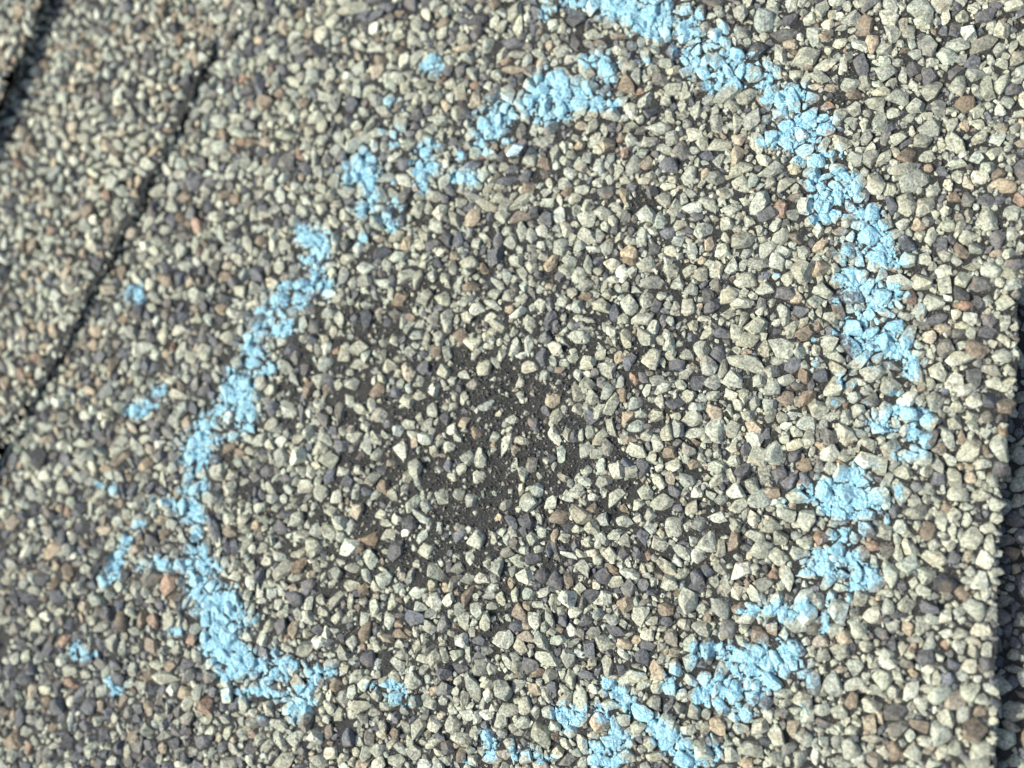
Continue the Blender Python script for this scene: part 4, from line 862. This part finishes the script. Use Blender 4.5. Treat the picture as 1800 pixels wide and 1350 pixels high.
rnd = random.Random(5)
BV, BF, BID = [], [], []       # triangles under the chalk, for laying the chalk on top
bcount = 0
roots = {}
for key, (S, poly, thick, lab, (lx, ly)) in SHEETS.items():
    root = thing('asphalt_shingle', lab, 'roof shingle', lx, ly, S.z, 'asphalt shingles of the roof')
    roots[key] = root
    slab(key, poly, S.z, thick, root)
    st = S.stones
    xs = np.array([s[0] for s in st]); ys = np.array([s[1] for s in st]); rr = np.array([math.sqrt(s[2] * s[3]) for s in st])
    PX, PY = to_px(xs, ys, S.z)
    infr = (PX > -12) & (PX < 1812) & (PY > -12) & (PY < 1362)
    if key == 'low':
        infr &= xs > np.interp(ys, [p[1] for p in LINE_R][::-1], [p[0] for p in LINE_R][::-1]) - 0.3
    dust = chalk_field(PX, PY, spread=1.5) if key == 'main' else np.zeros(len(st))
    # a wide thin veil of powder round the strokes
    order = np.argsort(-rr * infr * (dust < 0.04))
    single = set(int(i) for i in order[:300] if infr[i] and rr[i] > 0.4 and dust[i] < 0.04)
    V, F, C, DV = [], [], [], []
    nv = 0
    for i, s in enumerate(st):
        A, T = stone_matrix(s, S.z, rnd)
        d = float(np.clip(dust[i] * 0.8, 0, 1))
        if 0.02 < d:
            d = min(1, d * rnd.uniform(0.5, 1.25))
        if i in single:
            o = bpy.data.objects.new('granule', SHARED[s[5]])
            COL.objects.link(o)
            o.parent = root
            M4 = Matrix.Identity(4)
            for r_ in range(3):
                for c_ in range(3):
                    M4[r_][c_] = A[r_, c_]
                M4[r_][3] = T[r_] * MM - root.location[r_]
            o.matrix_local = M4
            o.color = (*s[6], d)
            v = SHAPES[s[5]][2]; f = SHAPES[s[5]][3]
        else:
            lev = 2 if (rr[i] > 0.31 and infr[i]) else 0
            v = SHAPES[s[5]][lev]; f = SHAPES[s[5]][lev + 1]
        W = v @ A.T + T
        if i not in single:
            V.append(W); F.append(f + nv); nv += len(W)
            cc = np.tile(np.array([*s[6], 0.0], np.float32), (len(W), 1))
            if dust[i] > 0.02:
                vp = to_px(W[:, 0], W[:, 1], W[:, 2])
                DV.append((len(C), vp[0], vp[1], rnd.uniform(0.35, 1.0)))
            C.append(cc)
        if key == 'main' and dust[i] > 0.02:
            BV.append(W); BF.append(f + bcount); bcount += len(W); BID.append(np.full(len(f), i))
    uf = np.zeros(len(UNDER[key]))
    if key == 'main':
        up = to_px(np.array([u_[0] for u_ in UNDER[key]]), np.array([u_[1] for u_ in UNDER[key]]), S.z)
        uf = chalk_field(*up)
    if DV:                                            # powder falls by place, not by stone
        ax = np.concatenate([q[1] for q in DV]); ay = np.concatenate([q[2] for q in DV])
        fv = chalk_field(ax, ay, spread=1.45); k0 = 0
        for ci, vx, vy, g_ in DV:
            C[ci][:, 3] = np.clip(fv[k0:k0 + len(vx)] * 0.85 * g_, 0, 1); k0 += len(vx)
    for s, fld in zip(UNDER[key], uf):
        x, y, a, b, ang, sh_, col, dz = s
        A, T = stone_matrix(s[:7], S.z, rnd)
        T[2] = S.z + dz
        d = float(np.clip(fld * 0.5, 0, 1))
        v = SHAPES[sh_][0]; f = SHAPES[sh_][1]
        W = v @ A.T + T
        V.append(W); F.append(f + nv); nv += len(W)
        C.append(np.tile(np.array([*col, d], np.float32), (len(W), 1)))
        if fld > 0.02:
            BV.append(W); BF.append(f + bcount); bcount += len(W); BID.append(np.full(len(f), -5))
    me = new_mesh('granule_layer', np.vstack(V) - np.array(root.location) / MM, np.vstack(F), M_ALL, False)
    ca = me.color_attributes.new('tint', 'FLOAT_COLOR', 'POINT')
    ca.data.foreach_set('color', np.vstack(C).ravel())
    link('granule_layer', me, root, kind='stuff')
    print(key, 'stones', len(st), 'single', len(single))

# fine mineral grit stuck in the asphalt between the stones
OCT = np.array([(1, 0, 0), (-1, 0, 0), (0, 1, 0), (0, -1, 0), (0, 0, 1), (0, 0, -1)], float)
OCF = np.array([(0, 2, 4), (2, 1, 4), (1, 3, 4), (3, 0, 4), (2, 0, 5), (1, 2, 5), (3, 1, 5), (0, 3, 5)])
for key, n in (('main', 46000), ('strip', 6000), ('low', 3000), ('corner', 1200)):
    S = SHEETS[key][0]
    gx = rng.uniform(-66, 62, n * 3); gy = rng.uniform(-50, 54, n * 3)
    ok = S.allowed(gx, gy, 0.05 + 0 * gx)
    if key == 'main':
        b = bareness(gx, gy)
        ok &= rng.random(len(gx)) < 0.25 + 0.75 * b
    gx, gy = gx[ok][:n], gy[ok][:n]
    k = len(gx)
    rr = 0.05 + 0.17 * rng.random(k) ** 2.2
    Q = rng.normal(size=(k, 3, 3)); Q, _ = np.linalg.qr(Q)
    sc3 = rr[:, None] * rng.uniform(0.5, 1.3, (k, 3))
    W = np.einsum('kij,vj->kvi', Q * sc3[:, None, :], OCT)
    z = S.z + 0.02 + 0.26 * NZ.fbm(gx, gy, 1.6, 3) + 0.22 * NZ2.fbm(gx, gy, 0.7, 2)
    W += np.c_[gx, gy, z][:, None, :]
    F = (OCF[None] + 6 * np.arange(k)[:, None, None]).reshape(-1, 3)
    GC = 'KKKKKKKDDQDDMPT'
    cs = np.array([PAL[q] for q in GC])[rng.integers(0, len(GC), k)] * rng.uniform(0.5, 1.2, (k, 1))
    C = np.repeat(np.c_[cs, np.zeros(k)], 6, axis=0).astype(np.float32)
    me = new_mesh('mineral_grit', W.reshape(-1, 3) - np.array(roots[key].location) / MM, F, M_ALL, False)
    ca = me.color_attributes.new('tint', 'FLOAT_COLOR', 'POINT')
    ca.data.foreach_set('color', C.ravel())
    link('mineral_grit', me, roots[key], kind='stuff')

# ------------------------------------------------------------------ the chalk: a crumbly crust laid over the stones
BV = np.vstack(BV); BF = np.vstack(BF); BID = np.concatenate(BID)
bvh = BVHTree.FromPolygons([tuple(v) for v in BV], [tuple(int(q) for q in f) for f in BF])
step = 0.075
xa, ya = at(120, 60); xb, yb = at(1700, 60)
gx = np.arange(-58, 50, step); gy = np.arange(-44, 46, step)
GX, GY = np.meshgrid(gx, gy)
PX, PY = to_px(GX, GY, 0.6)
FLD, GID = chalk_field(PX, PY, True, 1.07)
cand = FLD > 0.10
H = np.full(GX.shape, np.nan); SID = np.full(GX.shape, -1)
dn = Vector((0, 0, -1))
for j, i in zip(*np.nonzero(cand)):
    hit = bvh.ray_cast(Vector((GX[j, i], GY[j, i], 8)), dn)
    if hit[0] is not None:
        H[j, i] = hit[0].z; SID[j, i] = BID[hit[2]]
H = np.where(np.isnan(H), 0.0, H)


def blur(A, W, r):
    """box blur with weights"""
    def box(B):
        c = np.cumsum(np.pad(B, ((r + 1, r), (0, 0))), axis=0)
        B = c[2 * r + 1:] - c[:-2 * r - 1]
        c = np.cumsum(np.pad(B, ((0, 0), (r + 1, r))), axis=1)
        return c[:, 2 * r + 1:] - c[:, :-2 * r - 1]
    return box(A * W) / np.maximum(box(W * 1.0), 1e-6)


Wc = cand.astype(float)
Hb = blur(H, Wc, 7)
Hs = blur(H, Wc, 1)
bare_stone = {i: (rnd.random() < 0.16) for i in set(BID.tolist())}
exposed = np.vectorize(lambda q: bare_stone.get(q, False))(SID)
nz = NZ.fbm(GX, GY, 1.1, 3); nf = NZ2.fbm(GX, GY, 0.34, 2)
rise = np.clip((H - Hb) / 0.45, -1.2, 1)
score = FLD * 1.0 + np.where(rise > 0, 0.30, 0.5) * rise + 0.9 * nz + 1.25 * nf + 0.25 * np.clip(FLD - 0.6, 0, 1) + 0.30 * (GID > 0) - 0.52 - 0.8 * exposed
spk = NZ.fbm(GX + 40, GY, 0.36, 2)
score = np.where((spk > 0.22) & (FLD > 0.16) & (H > Hb - 0.1), np.maximum(score, 0.06), score)
score = np.where(cand, score, -1)
solid = score > 0
lump = np.clip(score, 0, 0.7)
thick = np.clip(lump * 1.5, 0, 1) * (0.55 + 0.9 * NZ2(GX, GY, 1.6))
Z = H + (0.75 * Hb + 0.25 * Hs + 0.04 - H) * np.clip(thick, 0, 0.85) + 0.03 + (0.12 + 0.30 * lump) * NZ2.fbm(GX, GY, 0.26, 3) + 0.14 * NZ.fbm(GX, GY, 0.7, 2) * lump + rng.uniform(-0.018, 0.018, GX.shape)
Z = np.maximum(Z, np.where(thick > 0.5, H - 0.04, H + 0.012))
Z = np.maximum(Z, H + 0.006)
thin = np.clip(1 - score / 0.35, 0, 1)

# connected patches of crust
cell = solid[:-1, :-1] & solid[1:, :-1] & solid[:-1, 1:] & solid[1:, 1:]
lab = np.zeros(cell.shape, int); nlab = 0
for j, i in zip(*np.nonzero(cell)):
    if lab[j, i]:
        continue
    nlab += 1; lab[j, i] = nlab; stack = [(j, i)]
    while stack:
        a, b = stack.pop()
        for c, d in ((a + 1, b), (a - 1, b), (a, b + 1), (a, b - 1)):
            if 0 <= c < cell.shape[0] and 0 <= d < cell.shape[1] and cell[c, d] and not lab[c, d]:
                lab[c, d] = nlab; stack.append((c, d))
sizes = np.bincount(lab.ravel(), minlength=nlab + 1)
patches = []
JJ, II = np.nonzero(lab)
LL = lab[JJ, II]
o_ = np.argsort(LL, kind='stable'); JJ, II, LL = JJ[o_], II[o_], LL[o_]
cut = np.searchsorted(LL, np.arange(1, nlab + 2))
for q in range(1, nlab + 1):
    s_, e_ = cut[q - 1], cut[q]
    if e_ - s_ < 2:
        continue
    jj, ii = JJ[s_:e_], II[s_:e_]
    g = np.bincount(GID[jj, ii]).argmax()
    patches.append((e_ - s_, g, jj, ii))
patches.sort(key=lambda a: -a[0])


def crust(name, cells, parent, **props):
    jj = np.concatenate([c[0] for c in cells]); ii = np.concatenate([c[1] for c in cells])
    use = np.zeros(GX.shape, bool)
    for dj in (0, 1):
        for di in (0, 1):
            use[jj + dj, ii + di] = True
    idx = np.full(GX.shape, -1); n = use.sum(); idx[use] = np.arange(n)
    jit = rng.uniform(-0.03, 0.03, (n, 2))
    top = np.c_[GX[use] + jit[:, 0], GY[use] + jit[:, 1], Z[use]]
    bot = np.c_[GX[use] + jit[:, 0], GY[use] + jit[:, 1], Z[use] - 0.12]
    f = np.c_[idx[jj, ii], idx[jj, ii + 1], idx[jj + 1, ii + 1], idx[jj + 1, ii]]
    # rim: every cell side that no other cell shares
    e = np.vstack([f[:, [0, 1]], f[:, [1, 2]], f[:, [2, 3]], f[:, [3, 0]]])
    key_ = np.sort(e, axis=1); key_ = key_[:, 0] * (n + 1) + key_[:, 1]
    u, inv, cnt = np.unique(key_, return_inverse=True, return_counts=True)
    rim = e[cnt[inv] == 1]
    side = np.c_[rim[:, 1], rim[:, 0], rim[:, 0] + n, rim[:, 1] + n]
    V = np.vstack([top, bot]) - np.array(parent.location) / MM
    me = new_mesh(name, V, np.vstack([f, side]), M_CHALK, True)
    a = me.attributes.new('thin', 'FLOAT', 'POINT')
    t = thin[use]
    a.data.foreach_set('value', np.r_[t, t].astype(np.float32))
    return link(name, me, parent, **props)


cx, cy = at(960, 690)
ring = thing('chalk_circle', 'large broken circle of sky blue chalk drawn around the bare dark spot', 'chalk mark', cx, cy, 0.8)
mine = [p for p in patches if p[1] == 0]
for p in mine[:160]:
    if p[0] >= 30:
        crust('chalk_patch', [(p[2], p[3])], ring)
rest = [(p[2], p[3]) for k, p in enumerate(mine) if k >= 160 or p[0] < 30]
if rest:
    crust('chalk_powder', rest, ring, kind='stuff')
for g, l in enumerate(LOOSE):
    ps = [p for p in patches if p[1] == g + 1]
    if not ps:
        print('no chalk for', l[1]); continue
    e = parse(l[3])[0]
    x, y = at(e[0], e[1])
    r_ = thing(l[0], l[1], l[2], x, y, 0.8)
    crust('chalk_lump' if 'crumb' in l[0] else 'chalk_ridge', [(p[2], p[3]) for p in ps[:1]], r_)
    if len(ps) > 1:
        crust('chalk_powder', [(p[2], p[3]) for p in ps[1:]], r_, kind='stuff')

# the one loose bright pebble with a sliver of chalk on it, lying on top of the others inside the upper left arc
x, y = at(905, 265, 1.6)
r_ = thing('chalk_chip', 'loose icy white chalk chip lying just inside the upper left arc of the circle', 'chalk chip', x, y, 1.6)
o = link('chip', new_mesh('chip', SHAPES[3][2] * np.array([0.85, 0.5, 0.42]), SHAPES[3][3], M_ONE, False), r_)
o.color = (0.50, 0.66, 0.70, 0.3)
o.rotation_euler = (0.15, -0.1, 0.25)
print('chalk patches', len(mine), 'tris', sum(len(o.data.polygons) for o in bpy.data.objects if o.type == 'MESH'))
